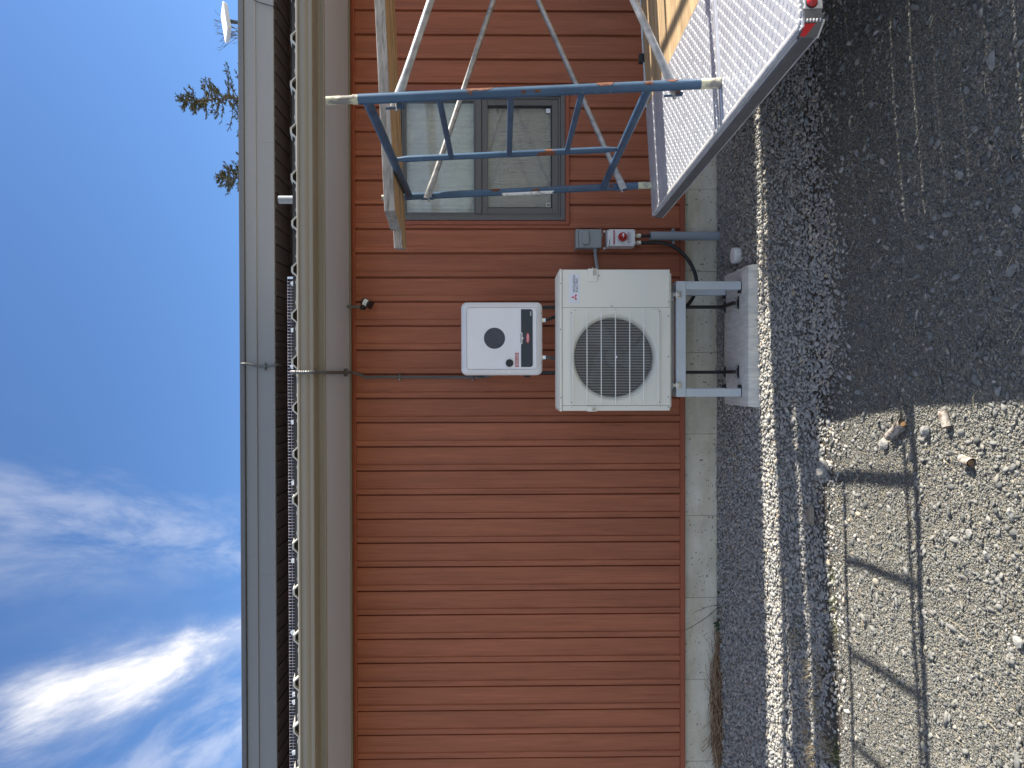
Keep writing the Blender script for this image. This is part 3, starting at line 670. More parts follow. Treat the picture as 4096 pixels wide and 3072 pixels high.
# ------------------------------------------------------------------ things on the roof line
VY = -.30; p = W(1185, 799, VY); q = W(1116, 799, VY)
t = thing('vent_pipe', (p.x, VY, p.z-.02), 'short grey vent pipe standing on the low roof above the window side', 'pipe')
MB().lathe([(.026, -.10), (.026, q.z-p.z), (.022, q.z-p.z), (.022, q.z-p.z-.02)], (p.x, VY, p.z), n=20).build('pipe', VENT, t, smooth=True)
MB().lathe([(.06, -.075), (.05, -.06), (.029, -.05), (.029, -.03)], (p.x, VY, p.z), n=20).build('boot', RUBBER, t, smooth=True)

dy_ = 5.2
c0 = W(907, 20, dy_); c1 = W(903, 160, dy_); dc = (c0+c1)/2
t = thing('satellite_dish', (dc.x, dy_, dc.z-.25), 'flat white satellite internet dish on a short mast above the roof', 'satellite dish')
def rbox(mb, M_, hx, hy, hz, r):
    lo_ = rrect(-hx, hx, -hy, hy, r, 4); n = len(lo_); V = [M_ @ Vector((x, y, -hz)) for x, y in [(a*.9, b*.88) for a, b in lo_]]
    V += [M_ @ Vector((x, y, hz*.4)) for x, y in lo_]+[M_ @ Vector((x, y, hz)) for x, y in lo_]
    F = [tuple(range(n)), tuple(range(2*n, 3*n))[::-1]]+[(k*n+i, k*n+(i+1) % n, (k+1)*n+(i+1) % n, (k+1)*n+i) for k in range(2) for i in range(n)]
    return mb.add(V, F)
Mr = Matrix.Translation(dc) @ Matrix.Rotation(R(-6), 4, 'Y') @ Matrix.Rotation(R(28), 4, 'X') @ Matrix.Rotation(R(16), 4, 'Z')
hw = abs(c0.x-c1.x)*.5
rbox(MB(), Mr, hw*.95, hw*.62, .030, .03).build('antenna_panel', WHITE, t, smooth=True)
mb_ = W(965, 92, dy_); MB().tube([Vector((mb_.x, dy_, mb_.z-.25)), Vector((mb_.x, dy_, mb_.z)), Vector((dc.x+.02, dy_, dc.z-.03))], [.024, .024, .03], 10).build('mast', DARK_FLEX, t, smooth=True)

# wires over the upper fascia
t = MB(); flex(t, [W(965, 1455, YU-.04), W(985, 1455, YU-.045), W(1030, 1464, YU-.02), W(1063, 1466, YU-.012), W(1100, 1460, YU-.012), W(1112, 1459, YU+.04), W(1128, 1462, YU+.25)], .009)
tt = thing('roof_conduit', (WX(1063, 1466, YU), YU, WZ(1063, 1466, YU)), 'thin grey flexible conduit bent over the upper fascia near its middle', 'conduit')
t.build('conduit', DARK_FLEX, tt, smooth=True)
q = W(1063, 1466, YU); MB().box(q.x-.03, q.x+.03, YU-.024, YU-.001, q.z-.006, q.z+.006).build('strap', DARK_FLEX, tt, bevel=.002)
t = MB(); t.tube(spline([W(1010, -40, YU-.03), W(1018, 0, YU-.025), W(1060, 16, YU-.008), W(1095, 27, YU-.008), W(1125, 45, YU+.2), W(1145, 62, YU+.36), W(1160, 75, YU+.46)], 8), .0035, 6)
tag(t.build('loose_cable', BLACK_FLEX, None, smooth=True), 'thin dark cable drooping across the upper fascia near the dish', 'cable')

# conduit from the array down to the inverter
yc = GYF-.018; zc = zs-.013
pts_ = [(WX(1168, 1492, SY-.04), SY-.04, sz0+.03), (WX(1166, 1488, RY0), RY0, WZ(1165, 1487, RY0)), (WX(1178, 1488, yc), yc+.004, WZ(1172, 1488, yc)),
        W(1200, 1489, yc), W(1245, 1489, yc+.004), (WX(1275, 1490, YF-.07), YF-.07, zg0-.018), (WX(1300, 1490, YF), YF+.01, zc-.004), (WX(1340, 1490, -.5), -.5, zc), (WX(1370, 1490, -.3), -.3, zc), (WX(1400, 1490, -.09), -.09, zc-.002), (WX(1425, 1492, -.05), -.048, zc-.03), W(1447, 1502, -.036), W(1470, 1510, -.028), W(1520, 1508, -.026), W(1700, 1508, -.026), W(1850, 1509, -.026), W(1930, 1508, -.028), W(1990, 1490, -.06), W(2040, 1440, -.16)]
tt = thing('array_conduit', pts_[10], 'dark ribbed conduit running from the roof over the gutter to the white inverter', 'conduit')
t = MB(); flex(t, pts_, .0105, .0065, .16, 12); t.build('conduit', DARK_FLEX, tt, smooth=False)
_qs = Vector((WX(1385, 1490, -.2), -.2, zc)); MB().box(_qs.x-.026, _qs.x+.026, -.207, -.193, zc-.014, zs-.0005).build('strap', DARK_FLEX, tt, bevel=.003)
for px, py, y in ((1890, 1509, -.026), (1600, 1508, -.026)):
    q = W(px, py, y); MB().box(q.x-.022, q.x+.022, y-.015, y+.012, q.z-.006, q.z+.006).build('strap', DARK_FLEX, tt, bevel=.003)
    MB().disc((q.x-.018, q.z), .005, y-.019, y-.014, 8).build('strap_screw', SCREW, tt)

# motion sensor under the eave
q = W(1440, 1212, -.12)
tt = thing('motion_sensor', (q.x, -.03, q.z+.03), 'small black motion sensor with white lens hung under the eave', 'sensor')
a = W(1412, 1227, -.10)
MB().tube([(a.x, a.y, zs-.0005), (a.x, a.y, a.z-.058)], .0105, 12).build('stem', DARK_FLEX, tt, smooth=True)
MB().lathe([(.008, -.016), (.019, -.012), (.019, .012), (.008, .016)], W(1452, 1230, -.10), (1, 0, 0), 14).build('pivot', BLACK, tt, smooth=True)
Ms = Matrix.Translation(W(1466, 1212, -.115)) @ Matrix.Rotation(R(28), 4, 'Y') @ Matrix.Rotation(R(-14), 4, 'X')
prof = [(-.026, .04)]+[(-.026+.0*i, 0) for i in ()]+[(.026*math.cos(R(180+i*180/10)), -.012+.026*math.sin(R(180+i*180/10))) for i in range(11)]+[(.026, .04)]
MB().extrude_z(prof, -.034, .024).build('head', BLACK, tt, xf=Ms, bevel=.003)
pl = [(.0268*math.cos(R(215+i*11)), -.012+.0268*math.sin(R(215+i*11))) for i in range(11)]; pl += [(x*.9, y*.9) for x, y in pl[::-1]]
MB().extrude_z(pl, -.020, .010).build('lens', WHITE, tt, xf=Ms)

# ------------------------------------------------------------------ electrical boxes on the wall
def zbox(mb, x0, x1, y0, y1, z0, z1): return mb.box(min(x0, x1), max(x0, x1), y0, y1, min(z0, z1), max(z0, z1))
BY = -.105
ax0, ax1, az0, az1 = WX(2350, 991, BY), WX(2350, 917, BY), WZ(2406, 950, BY), WZ(2303, 950, BY)
tt = thing('disconnect_box', ((ax0+ax1)/2, -.02, az0), 'grey metal disconnect box with raised rounded cover on the siding', 'electrical box')
MB().box(ax0+.003, ax1-.003, BY+.012, -.0106, az0+.002, az1-.004).build('back_box', GREY_BOX, tt, bevel=.003)
MB().box(ax0, ax1, BY, BY+.05, az0, az1-.020).build('front_cover', GREY_BOX, tt, bevel=.003)
MB().box(ax0-.002, ax1+.002, BY-.004, -.012, az1-.019, az1).build('rain_hood', GREY_BOX, tt, bevel=.003)
hx0, hx1, hz0, hz1 = WX(2342, 980, BY), WX(2342, 923, BY), WZ(2357, 950, BY), WZ(2328, 950, BY)
MB().plate(rrect(hx0, hx1, hz0, hz1, .018, 6), BY-.016, BY-.001).build('raised_cover', GREY_BOX, tt, bevel=.007, seg=4)
MB().box(ax1-.012, ax1-.004+.02-.012, BY-.006, BY+.001, az0+.004, az0+.012).build('hasp', GREY_BOX, tt)
MB().tube([(ax1-.03, BY-.004, az0-.004), (ax1-.052, BY-.004, az0-.004)], .003, 6).build('hasp_loop', SCREW, tt)
fa = W(2381, 993, -.07)
MB().lathe([(.017, 0), (.017, -.02), (.0135, -.022), (.0135, -.03)], (fa.x+.002, -.07, fa.z+.0), (1, 0, 0), 16).build('fitting', GREY_FLEX, tt, smooth=True)
t = MB(); flex(t, [(fa.x, -.07, fa.z), W(2381, 1010, -.07), W(2384, 1040, -.08), W(2389, 1072, -.11), W(2393, 1095, -.20), W(2390, 1110, -.36)], .0125, .006, .12, 12)
tag(t.build('grey_flex_conduit', GREY_FLEX, None), 'light grey ribbed conduit from the grey disconnect box to the heat pump', 'conduit')

SY2 = -.115
bx0, bx1, bz0, bz1 = WX(2480, 984, SY2), WX(2480, 917, SY2), WZ(2541, 950, SY2), WZ(2432, 950, SY2)
tt = thing('shutdown_switch', ((bx0+bx1)/2, -.02, bz0), 'white switch box with a red rotary knob on the siding', 'electrical box')
MB().box(bx0-.001, bx1+.001, SY2+.028, -.0107, bz0, bz1+.003).build('case', WHITE, tt, bevel=.004)
MB().plate(rrect(bx0, bx1, bz0, bz1, .010, 3), SY2, SY2+.026).build('lid', WHITE, tt, bevel=.003)
for sx_ in (bx0-.006, bx1+.002-.006):
    for sz_ in ((bz1+.004, bz1+.018), (bz0-.001, bz0+.008)):
        MB().box(sx_, sx_+.016, -.024, -.0108, *sz_).build('mounting_lug', WHITE, tt, bevel=.003)
        break
for cx, cz in ((bx0+.008, bz1-.008), (bx1-.008, bz1-.008), (bx0+.008, bz0+.008), (bx1-.008, bz0+.008)):
    MB().disc((cx, cz), .0045, SY2-.001, SY2+.003, 10).build('lid_screw', SCREW, tt)
kx, kz = WX(2490, 948, SY2), WZ(2490, 948, SY2)
MB().disc((kx, kz), .0305, SY2-.014, SY2-.0005, 28, .001).build('knob', RED, tt, smooth=True)
MB().box(kx-.009, kx+.012, SY2-.030, SY2-.0135, kz-.0275, kz+.0275).build('knob_grip', RED, tt, bevel=.004)
MB().plate(rrect(kx+.0015, kx+.018, kz-.0065, kz+.0055, .001, 1), SY2-.0315, SY2-.0302).build('knob_pointer', PRINT_WHITE, tt)
MB().box(kx-.010, kx+.0012, SY2-.0312, SY2-.0302, kz-.0028, kz+.0018).build('knob_pointer', PRINT_WHITE, tt)
lx_, rx_ = WX(2456, 977, SY2), WX(2456, 921, SY2); lz_, hz_ = WZ(2460, 950, SY2), WZ(2453, 950, SY2)
MB().plate([(lx_, lz_), (lx_, hz_), (rx_, hz_), (rx_, lz_)], SY2-.0012, SY2).build('warning_strip', LABEL_RED, tt)
text('PV SYSTEM DC DISCONNECT', 'strip_lettering', (lx_+rx_)/2, lz_+.0035, SY2-.0016, .0055, PRINT_WHITE, tt, 'CENTER', .92)
w0, w1, v0, v1 = WX(2516, 975, SY2), WX(2516, 926, SY2), WZ(2525, 950, SY2), WZ(2511, 950, SY2)
MB().plate([(w0, v0), (w0, v1), (w1, v1), (w1, v0)], SY2-.0012, SY2).build('notice', LABEL_WHITE, tt)
MB().plate([(w0, v1-.004), (w0, v1), (w1, v1), (w1, v1-.004)], SY2-.0018, SY2-.0013).build('notice_header', LABEL_RED, tt)
for i in range(4): MB().box(w0+.004, w1-.005-.008*(i % 2), SY2-.0017, SY2-.0013, v0+.0022+i*.0045, v0+.0037+i*.0045).build('notice_print', PRINT_GREY, tt)
text('OFF', 'dial_lettering', WX(2490, 978, SY2), kz-.002, SY2-.0006, .005, PRINT_BLACK, tt); text('ON', 'dial_lettering', WX(2466, 951, SY2), WZ(2469, 950, SY2), SY2-.0006, .004, PRINT_BLACK, tt)
m = MB(); arc = [(kx+.039*math.cos(R(a_)), kz+.039*math.sin(R(a_))) for a_ in range(110, 172, 6)]; ar2 = [(kx+.0372*math.cos(R(a_)), kz+.0372*math.sin(R(a_))) for a_ in range(110, 172, 6)]
m.plate(arc+ar2[::-1], SY2-.0006, SY2-.0001); m.build('dial_arc', PRINT_BLACK, tt)
MB().plate([(bx0+.008, bz1-.012), (bx0+.008, bz1-.008), (bx0+.045, bz1-.008), (bx0+.045, bz1-.012)], SY2-.0008, SY2-.0001).build('maker_mark', PRINT_BLACK, tt)
GLY = -.062
for py in (944, 972):
    q = W(2543, py, GLY)
    MB().lathe([(.012, .004), (.012, -.003), (.0185, -.005), (.0185, -.020), (.0165, -.022), (.0175, -.030), (.015, -.037), (.010, -.037)], (q.x, GLY, q.z), (0, 0, 1), 8).build('cable_gland', STEEL, tt)

# grey pipe into the ground
q0, q1 = W(2600, 944, -.062), W(2895, 943, -.062)
tt = thing('conduit_pipe', (q0.x, -.062, -.02), 'grey plastic conduit pipe rising from the gravel below the switch box', 'pipe')
MB().lathe([(.030, -.06), (.030, q0.z), (.0255, q0.z), (.0255, q0.z-.12)], (q0.x, -.062, 0), n=28).build('pipe', GREY_PVC, tt, smooth=True)
q = W(2698, 944, -.08)
MB().lathe([(.0335, -.007), (.0335, .007)], (q0.x, -.062, q.z), n=28).build('strap', GREY_PVC, tt, smooth=True)
MB().plate(rrect(q0.x-.055, q0.x+.055, q.z-.010, q.z+.010, .009, 4), -.052, -.022).build('strap_foot', GREY_PVC, tt, bevel=.003)
for s_ in (-1, 1): MB().disc((q0.x+s_*.046, q.z), .005, -.056, -.052, 10).build('strap_screw', SCREW, tt)
t = MB(); a = W(2566, 944, GLY); flex(t, [a, W(2585, 944, -.062), (q0.x+.004, -.062, q0.z-.02), (q0.x+.004, -.062, q0.z-.08)], .0125, .0045, .22, 12)
tag(t.build('short_flex_conduit', BLACK_FLEX, None), 'short black ribbed conduit entering the open top of the grey pipe', 'conduit')
t = MB(); flex(t, [W(2566, 972, GLY), W(2600, 971, -.064), W(2650, 972, -.07), W(2700, 990, -.08), W(2745, 1030, -.10), W(2775, 1080, -.13), W(2786, 1130, -.17), W(2778, 1175, -.22), W(2755, 1215, -.28), W(2725, 1238, -.34), W(2700, 1250, -.36), W(2676, 1255, -.36)], .0125, .0055, .07, 14)
tag(t.build('black_flex_conduit', BLACK_FLEX, None, smooth=True), 'long black conduit curving from the switch box to under the heat pump', 'conduit')

# ------------------------------------------------------------------ concrete pad
PX0, PX1, PY0, PY1, PZ = -.166, .662, -.786, -.338, .057
pm = MB(); nx_, ny_ = 24, 12; V = []; F = []
for j in range(ny_+1):
    for i in range(nx_+1):
        x = PX0+(PX1-PX0)*i/nx_; y = PY0+(PY1-PY0)*j/ny_; e = (i in (0, nx_)) or (j in (0, ny_))
        V.append((x+(random.uniform(-.004, .004) if i in (0, nx_) else 0), y+(random.uniform(-.003, .003) if j in (0, ny_) else 0), PZ+random.uniform(-.0012, .0012)-(.004 if e else 0)))
for j in range(ny_):
    for i in range(nx_): a = j*(nx_+1)+i; F.append((a, a+1, a+nx_+2, a+nx_+1))
pm.add(V, F); ring = [i for i in range(nx_+1)]+[j*(nx_+1)+nx_ for j in range(1, ny_+1)]+[ny_*(nx_+1)+i for i in range(nx_-1, -1, -1)]+[j*(nx_+1) for j in range(ny_-1, 0, -1)]
b0_ = len(pm.v)
for lv, z in enumerate((.03, -.09)):
    for r_ in ring: x, y, _ = V[r_]; pm.v.append((x+(x-.25)*.012*(lv+1), y+(y+.57)*.02*(lv+1), z+random.uniform(-.004, .004)))
nr = len(ring)
for i in range(nr):
    j = (i+1) % nr; pm.f += [(ring[i], b0_+i, b0_+j, ring[j]), (b0_+i, b0_+nr+i, b0_+nr+j, b0_+j)]; pm.mi += [0, 0]
tag(pm.build('concrete_pad', PAD), 'pale concrete pad half sunk in gravel under the heat pump stand', 'concrete pad')

# ------------------------------------------------------------------ post frame carrying the inverter
IY0, IY1 = -.545, -.392                      # inverter front and back
tt = thing('inverter_stand', (.28, -.37, PZ), 'pair of slim black steel posts with bent feet on the pad', 'stand')
iz1, iz0 = WZ(1843, 1353, IY0), WZ(2171, 1353, IY0); ix0, ix1 = WX(2000, 1501, IY0), WX(2000, 1206, IY0)
for pxp in (1228.5, 1489):
    x = WX(2800, pxp, -.372)
    MB().box(x-.0105, x+.0105, -.383, -.362, PZ+.006, iz1-.05).build('post', BLACK_STEEL, tt, bevel=.002)
    MB().box(x-.0105, x+.0105, -.625, -.384, PZ+.016, PZ+.037).build('foot_bar', BLACK_STEEL, tt, bevel=.002)
    for yb in (-.372, -.63):
        MB().box(x-.038, x+.038, yb-.012, yb+.012, PZ+.0015, PZ+.0095).build('foot_plate', BLACK_STEEL, tt, bevel=.001)
        for s_ in (-.030, .030): MB().lathe([(.008, .0), (.008, .009), (.004, .009), (.004, .018)], (x+s_, yb, PZ+.0095), n=6).build('anchor_bolt', SCREW, tt)
for z in (iz0+.09, iz1-.12): MB().box(WX(2800, 1489, -.372)-.03, WX(2800, 1228.5, -.372)+.03, -.3905, -.3835, z-.02, z+.02).build('cross_rail', BLACK_STEEL, tt)

inv = thing('inverter', ((ix0+ix1)/2, -.45, iz0), 'white square solar inverter with round fan grille and dark lower band', 'inverter')
def loop(x0, x1, z0, z1, r, y): return [(x, y, z) for x, z in rrect(x0, x1, z0, z1, r, 8)]
m = MB(); cw = .036
rings = [loop(ix0+.012, ix1-.012, iz0+.012, iz1-.012, .02, IY1), loop(ix0+.002, ix1-.002, iz0+.002, iz1-.002, .032, IY1-.02), loop(ix0, ix1, iz0, iz1, .036, IY0+.052), loop(ix0+.003, ix1-.003, iz0+.003, iz1-.003, .034, IY0+.034), loop(ix0+.010, ix1-.010, iz0+.010, iz1-.010, .030, IY0+.024),
         loop(ix0+cw-.003, ix1-cw+.003, iz0+cw-.003, iz1-cw+.003, .020, IY0+.003), loop(ix0+cw+.001, ix1-cw-.001, iz0+cw+.001, iz1-cw-.001, .018, IY0+.0045)]
n_ = len(rings[0]); V = [p for r_ in rings for p in r_]
F = [(k*n_+i, k*n_+(i+1) % n_, (k+1)*n_+(i+1) % n_, (k+1)*n_+i) for k in range(len(rings)-1) for i in range(n_)]; F.append(tuple(range(n_)))
m.add(V, [f[::-1] for f in F]); m.build('housing', INVERTER, inv, smooth=True)
# front cover with round fan hole
fx, fz = WX(1978, 1353, IY0), WZ(1978, 1353, IY0); fr_ = .0655
def holed(mb, outer, c, r, y, n=72):
    cx, cz = c; V = []; 
    def hit(a):
        d = (math.cos(a), math.sin(a)); best = None
        for i in range(len(outer)):
            (x1_, z1_), (x2_, z2_) = outer[i], outer[(i+1) % len(outer)]; ex, ez = x2_-x1_, z2_-z1_
            den = d[0]*ez-d[1]*ex
            if abs(den) < 1e-12: continue
            t_ = ((x1_-cx)*ez-(z1_-cz)*ex)/den; s_ = ((x1_-cx)*d[1]-(z1_-cz)*d[0])/den
            if t_ > 0 and -1e-6 <= s_ <= 1+1e-6 and (best is None or t_ < best): best = t_
        return cx+d[0]*best, cz+d[1]*best
    angs = sorted({2*math.pi*i/n for i in range(n)} | {math.atan2(z-cz, x-cx) % (2*math.pi) for x, z in outer})
    for a in angs: x, z = hit(a); V += [(cx+r*math.cos(a), y, cz+r*math.sin(a)), (x, y, z)]
    k_ = len(angs); return mb.add(V, [(2*i, 2*((i+1) % k_), 2*((i+1) % k_)+1, 2*i+1) for i in range(k_)])
cov = rrect(ix0+cw+.0025, ix1-cw-.0025, iz0+cw+.0025, iz1-cw-.0025, .017, 5)
m = holed(MB(), cov, (fx, fz), fr_, IY0)
m.lathe([(fr_, 0), (fr_, .003)], (fx, IY0, fz), (0, 1, 0), 72); m.f.pop(); m.f.pop(); m.mi.pop(); m.mi.pop()
m.build('front_cover', INVERTER, inv, smooth=False)
MB().disc((fx, fz), fr_+.003, IY0+.0030, IY0+.0042, 48).build('fan_cavity', BLACK, inv)
m = MB()
s_ = .0075
for i in range(-18, 19):
    for sg in (1, -1):
        c_ = i*s_; pts2 = []
        a_ = R(58*sg); d = (math.cos(a_), math.sin(a_)); nn = (-d[1], d[0]); h2 = fr_*fr_-(c_*.55)**2
        if h2 <= 0 or abs(c_*.55) > fr_: continue
        h = math.sqrt(h2); o = (fx+nn[0]*c_*.55, fz+nn[1]*c_*.55)
        m.tube([(o[0]-d[0]*h, IY0+.001+.0008*sg, o[1]-d[1]*h), (o[0]+d[0]*h, IY0+.001+.0008*sg, o[1]+d[1]*h)], .00034, 4)
o = m.build('fan_grille', PRINT_GREY, inv); o['kind'] = 'stuff'
MB().lathe([(.0655, -.001), (.0675, -.001), (.0675, .001), (.0655, .001)], (fx, IY0, fz), (0, 1, 0), 60).build('grille_ring', BLACK, inv) if False else None
dx0, dx1, dz0, dz1 = WX(2107, 1468, IY0), WX(2107, 1237, IY0), WZ(2131, 1353, IY0), WZ(2084, 1353, IY0)
pb = [p for p in rrect(dx0, dx1, dz0, dz1+.03, .016, 6) if p[1] < dz1-.005]; 
xs_ = sorted(pb); pb = [(dx0, dz1)]+[(x, z) for x, z in sorted([q for q in pb if q[0] < fx], key=lambda q: -q[1])]+[(x, z) for x, z in sorted([q for q in pb if q[0] >= fx], key=lambda q: q[1])]+[(dx1, dz1)]
MB().plate(pb[::-1], IY0-.0022, IY0-.0003).build('display_band', CHARCOAL, inv)
hx, hz = WX(2084, 1353, IY0), WZ(2084, 1353, IY0)
MB().plate(rrect(hx-.037, hx+.037, hz-.0085, hz+.0075, .0075, 5), IY0-.0065, IY0-.0024).build('light_bar_frame', WHITE, inv, bevel=.0015)
MB().disc((hx, hz-.0075), .0075, IY0-.0062, IY0-.0024, 16).build('light_bar_tab', WHITE, inv)
MB().plate(rrect(hx-.031, hx+.031, hz-.0022, hz+.0022, .002, 2), IY0-.0072, IY0-.0066).build('light_bar', BLACK, inv)
for dx_, px in ((-.020, 2094), (0, 2097.5), (.020, 2094)):
    z = WZ(px, 1353, IY0); MB().plate([(hx+dx_-.0016, z-.002), (hx+dx_, z+.002), (hx+dx_+.0016, z-.002)][::-1], IY0-.0026, IY0-.0022).build('indicator_mark', PRINT_GREY, inv)
ex, ez = WX(2111, 1352, IY0), WZ(2111, 1352, IY0)
el = lambda a, b, y0, y1, sk=.10: MB().plate([(ex+a*math.cos(2*math.pi*i/32)+sk*b*math.sin(2*math.pi*i/32), ez+b*math.sin(2*math.pi*i/32)) for i in range(32)][::-1], y0, y1)
el(.0325, .0095, IY0-.0030, IY0-.0022).build('logo_badge', PRINT_RED, inv); el(.0300, .0080, IY0-.0032, IY0-.0030).build('logo_ring', PRINT_WHITE, inv); el(.0292, .0073, IY0-.0035, IY0-.0032).build('logo_field', PRINT_RED, inv)
text('Fronius', 'logo_lettering', ex-.001, ez-.0038, IY0-.0038, .0085, PRINT_WHITE, inv, 'CENTER', 1.18, .22, .0003)
text('PRIMO', 'type_lettering', WX(2124, 1263, IY0), WZ(2125, 1253, IY0), IY0-.0025, .0068, PRINT_WHITE, inv, 'LEFT', .95, 0, .0002)
r0, r1, v0, v1 = WX(2068, 1468, IY0), WX(2068, 1411, IY0), WZ(2075, 1440, IY0), WZ(2060.5, 1440, IY0)
MB().plate([(r0, v0), (r0, v1), (r1, v1), (r1, v0)], IY0-.0012, IY0-.0002).build('red_sticker', LABEL_RED, inv)
text('OPERATING VOLTAGE VAC', 'sticker_lettering', r0+.004, v1-.0095, IY0-.0016, .0064, PRINT_WHITE, inv, 'LEFT', .83, 0, .0002); text('OPERATING CURRENT A', 'sticker_lettering', r0+.004, v0+.003, IY0-.0016, .0064, PRINT_WHITE, inv, 'LEFT', .87, 0, .0002)
kx, kz = WX(2038, 1452, IY0), WZ(2038, 1452, IY0)
MB().disc((kx, kz), .0275, IY0-.001, IY0-.0002, 32).build('knob_rim', WHITE, inv); MB().disc((kx, kz), .0238, IY0-.012, IY0-.001, 28).build('knob', BLACK, inv, smooth=True)
MB().box(kx-.0035, kx+.0035, IY0-.020, IY0-.011, kz-.019, kz+.019).build('knob_grip', CHARCOAL, inv, bevel=.002)
MB().plate([(ix0+.010, kz-.007), (ix0+.010, kz+.007), (ix0+.034, kz+.009), (ix0+.034, kz-.009)], IY0+.006, IY0+.020).build('lock_notch', WHITE, inv)
for py in (1253, 1451): q = W(2164, py, IY0+.025); MB().disc((q.x, q.z), .0048, IY0+.0255, IY0+.0285, 14).build('screw_hole', BLACK, inv)
for py in (1281, 1430):
    q = W(2172, py, -.47)
    MB().lathe([(.012, .004), (.0165, .0), (.0165, -.012), (.0145, -.014), (.0155, -.021), (.010, -.023)], (q.x, -.47, iz0), (0, 0, 1), 8).build('cable_gland', STEEL, inv)
for py, sx_ in ((1281, .03), (1430, -.004)):
    q = W(2172, py, -.47); t = MB(); flex(t, [(q.x, -.47, iz0-.02), (q.x+sx_*.3, -.46, iz0-.05), (q.x+sx_, -.40, iz0-.10), (q.x+sx_, -.37+.005, iz0-.20), (q.x+sx_, -.35, iz0-.45), (q.x+sx_, -.34, .5)], .0105, .0055, .2, 10)
    tag(t.build('inverter_cable', BLACK_FLEX if py < 1400 else DARK_FLEX, None), 'black ribbed cable dropping from the right gland of the inverter' if py < 1400 else 'dark grey ribbed cable dropping from the left gland of the inverter', 'cable')

# ------------------------------------------------------------------ heat pump
HY, HB = -.708, -.378
hx0, hx1 = WX(2460, 1643, HY), WX(2460, 1078, HY); hz0, hz1 = WZ(2680, 1400, HY), WZ(2236, 1400, HY)
hp = thing('heat_pump', ((hx0+hx1)/2, (HY+HB)/2, hz0), 'cream outdoor heat pump unit with a large round fan behind wire guard', 'heat pump')
MB().box(hx0+.006, hx1-.006, HY+.10, HB, hz0+.012, hz1-.012).build('core', IVORY, hp)
zl = WZ(2249, 1400, HY); xs1 = WX(2460, 1231, HY); xs2 = WX(2460, 1621, HY)
MB().box(hx0-.003, hx1+.003, HY-.004, HB-.004, zl, hz1-.003).build('lid', IVORY, hp, bevel=.005)
m = MB()
for i in range(5): m.box(hx0+.012, hx1-.012, HY+.03+i*.055, HY+.062+i*.055, hz1-.0035, hz1+.002)
m.build('lid_rib', IVORY, hp, bevel=.0015, seg=1)
MB().box(xs1+.001, hx1, HY, HY+.30, hz0, zl-.0015).build('service_panel', IVORY, hp, bevel=.004)
MB().box(hx0, xs2-.001, HY, HY+.31, hz0, zl-.0015).build('side_panel', IVORY, hp, bevel=.004)
fcx, fcz, frr = WX(2460, 1429, HY), WZ(2460, 1429, HY), .2395
q = [(xs2, hz0), (xs1, hz0), (xs1, zl-.0015), (xs2, zl-.0015)]
m = holed(MB(), q, (fcx, fcz), frr+.020, HY)
nn = 72
def cyl(mb, rings_):
    V = []; 
    for r_, y in rings_: V += [(fcx+r_*math.cos(2*math.pi*i/nn), y, fcz+r_*math.sin(2*math.pi*i/nn)) for i in range(nn)]
    return mb.add(V, [(k*nn+i, (k+1)*nn+i, (k+1)*nn+(i+1) % nn, k*nn+(i+1) % nn) for k in range(len(rings_)-1) for i in range(nn)])
m.build('front_panel', IVORY, hp)
cyl(MB(), [(frr+.020, HY), (frr+.012, HY+.006), (frr+.004, HY+.020), (frr, HY+.04), (frr, HY+.098)]).build('fan_shroud', IVORY, hp, smooth=True)
MB().disc((fcx, fcz), frr+.002, HY+.096, HY+.0985, 48).build('coil_cavity', COIL, hp)
MB().disc((fcx-.02, fcz+.05), .06, HY+.085, HY+.095, 24, .004).build('motor', BLACK, hp, smooth=True)
MB().disc((fcx, fcz), .055, HY+.050, HY+.075, 28, .01).build('fan_hub', BLACK, hp, smooth=True)
for k_ in range(3):
    m = MB(); V = []
    for i in range(9):
        r_ = .05+(frr-.058)*i/8
        for j in range(5):
            a_ = R(k_*120+20)+(j/4-.5)*(1.25-.25*i/8)+.35*i/8; V.append((fcx+r_*math.cos(a_), HY+.070+.024*(j/4-.5)*2, fcz+r_*math.sin(a_)))
    m.add(V, [(i*5+j, i*5+j+1, i*5+j+6, i*5+j+5) for i in range(8) for j in range(4)])
    o = m.build('fan_blade', BLACK, hp, smooth=True); sm = o.modifiers.new('thickness', 'SOLIDIFY'); sm.thickness = .003
MB().disc((fcx, fcz-.004), .006, HY-.034, HY-.024, 12, .001).build('guard_badge', LABEL_WHITE, hp)
GY = HY-.026
gx0, gx1, gz0_, gz1_ = WX(2460, 1612, GY), WX(2460, 1247, GY), WZ(2640, 1429, GY), WZ(2285, 1429, GY)
m = MB(); n_ = 58
for i in range(n_+1):
    x = gx0+(gx1-gx0)*i/n_
    m.tube([(x, HY-.002, gz1_+.006), (x, GY+.004, gz1_+.003), (x, GY, gz1_-.008), (x, GY, gz0_+.008), (x, GY+.004, gz0_-.003), (x, HY-.002, gz0_-.006)], .0007, 5)
for z, yy in ((gz1_+.004, GY+.008), (gz1_+.006, GY+.016), (gz0_-.004, GY+.008), (gz0_-.006, GY+.016)): m.tube([(gx0, yy, z), (gx1, yy, z)], .0012, 5)
o = m.build('guard_wire', IVORY_WIRE, hp); o['kind'] = 'stuff'
for px in (2292, 2348, 2405, 2462, 2519, 2575, 2633):
    z = WZ(px, 1429, GY-.003)
    MB().tube([(gx0-.006, HY-.001, z), (gx0-.006, GY+.002, z), (gx0, GY-.0035, z), (gx1, GY-.0035, z), (gx1+.006, GY+.002, z), (gx1+.006, HY-.001, z)], .0028, 6).build('guard_bar', IVORY_WIRE, hp, smooth=True)
sl0, sl1, sv0, sv1 = WX(2297, 1213, HY), WX(2297, 1096.5, HY), WZ(2318, 1150, HY), WZ(2276, 1150, HY)
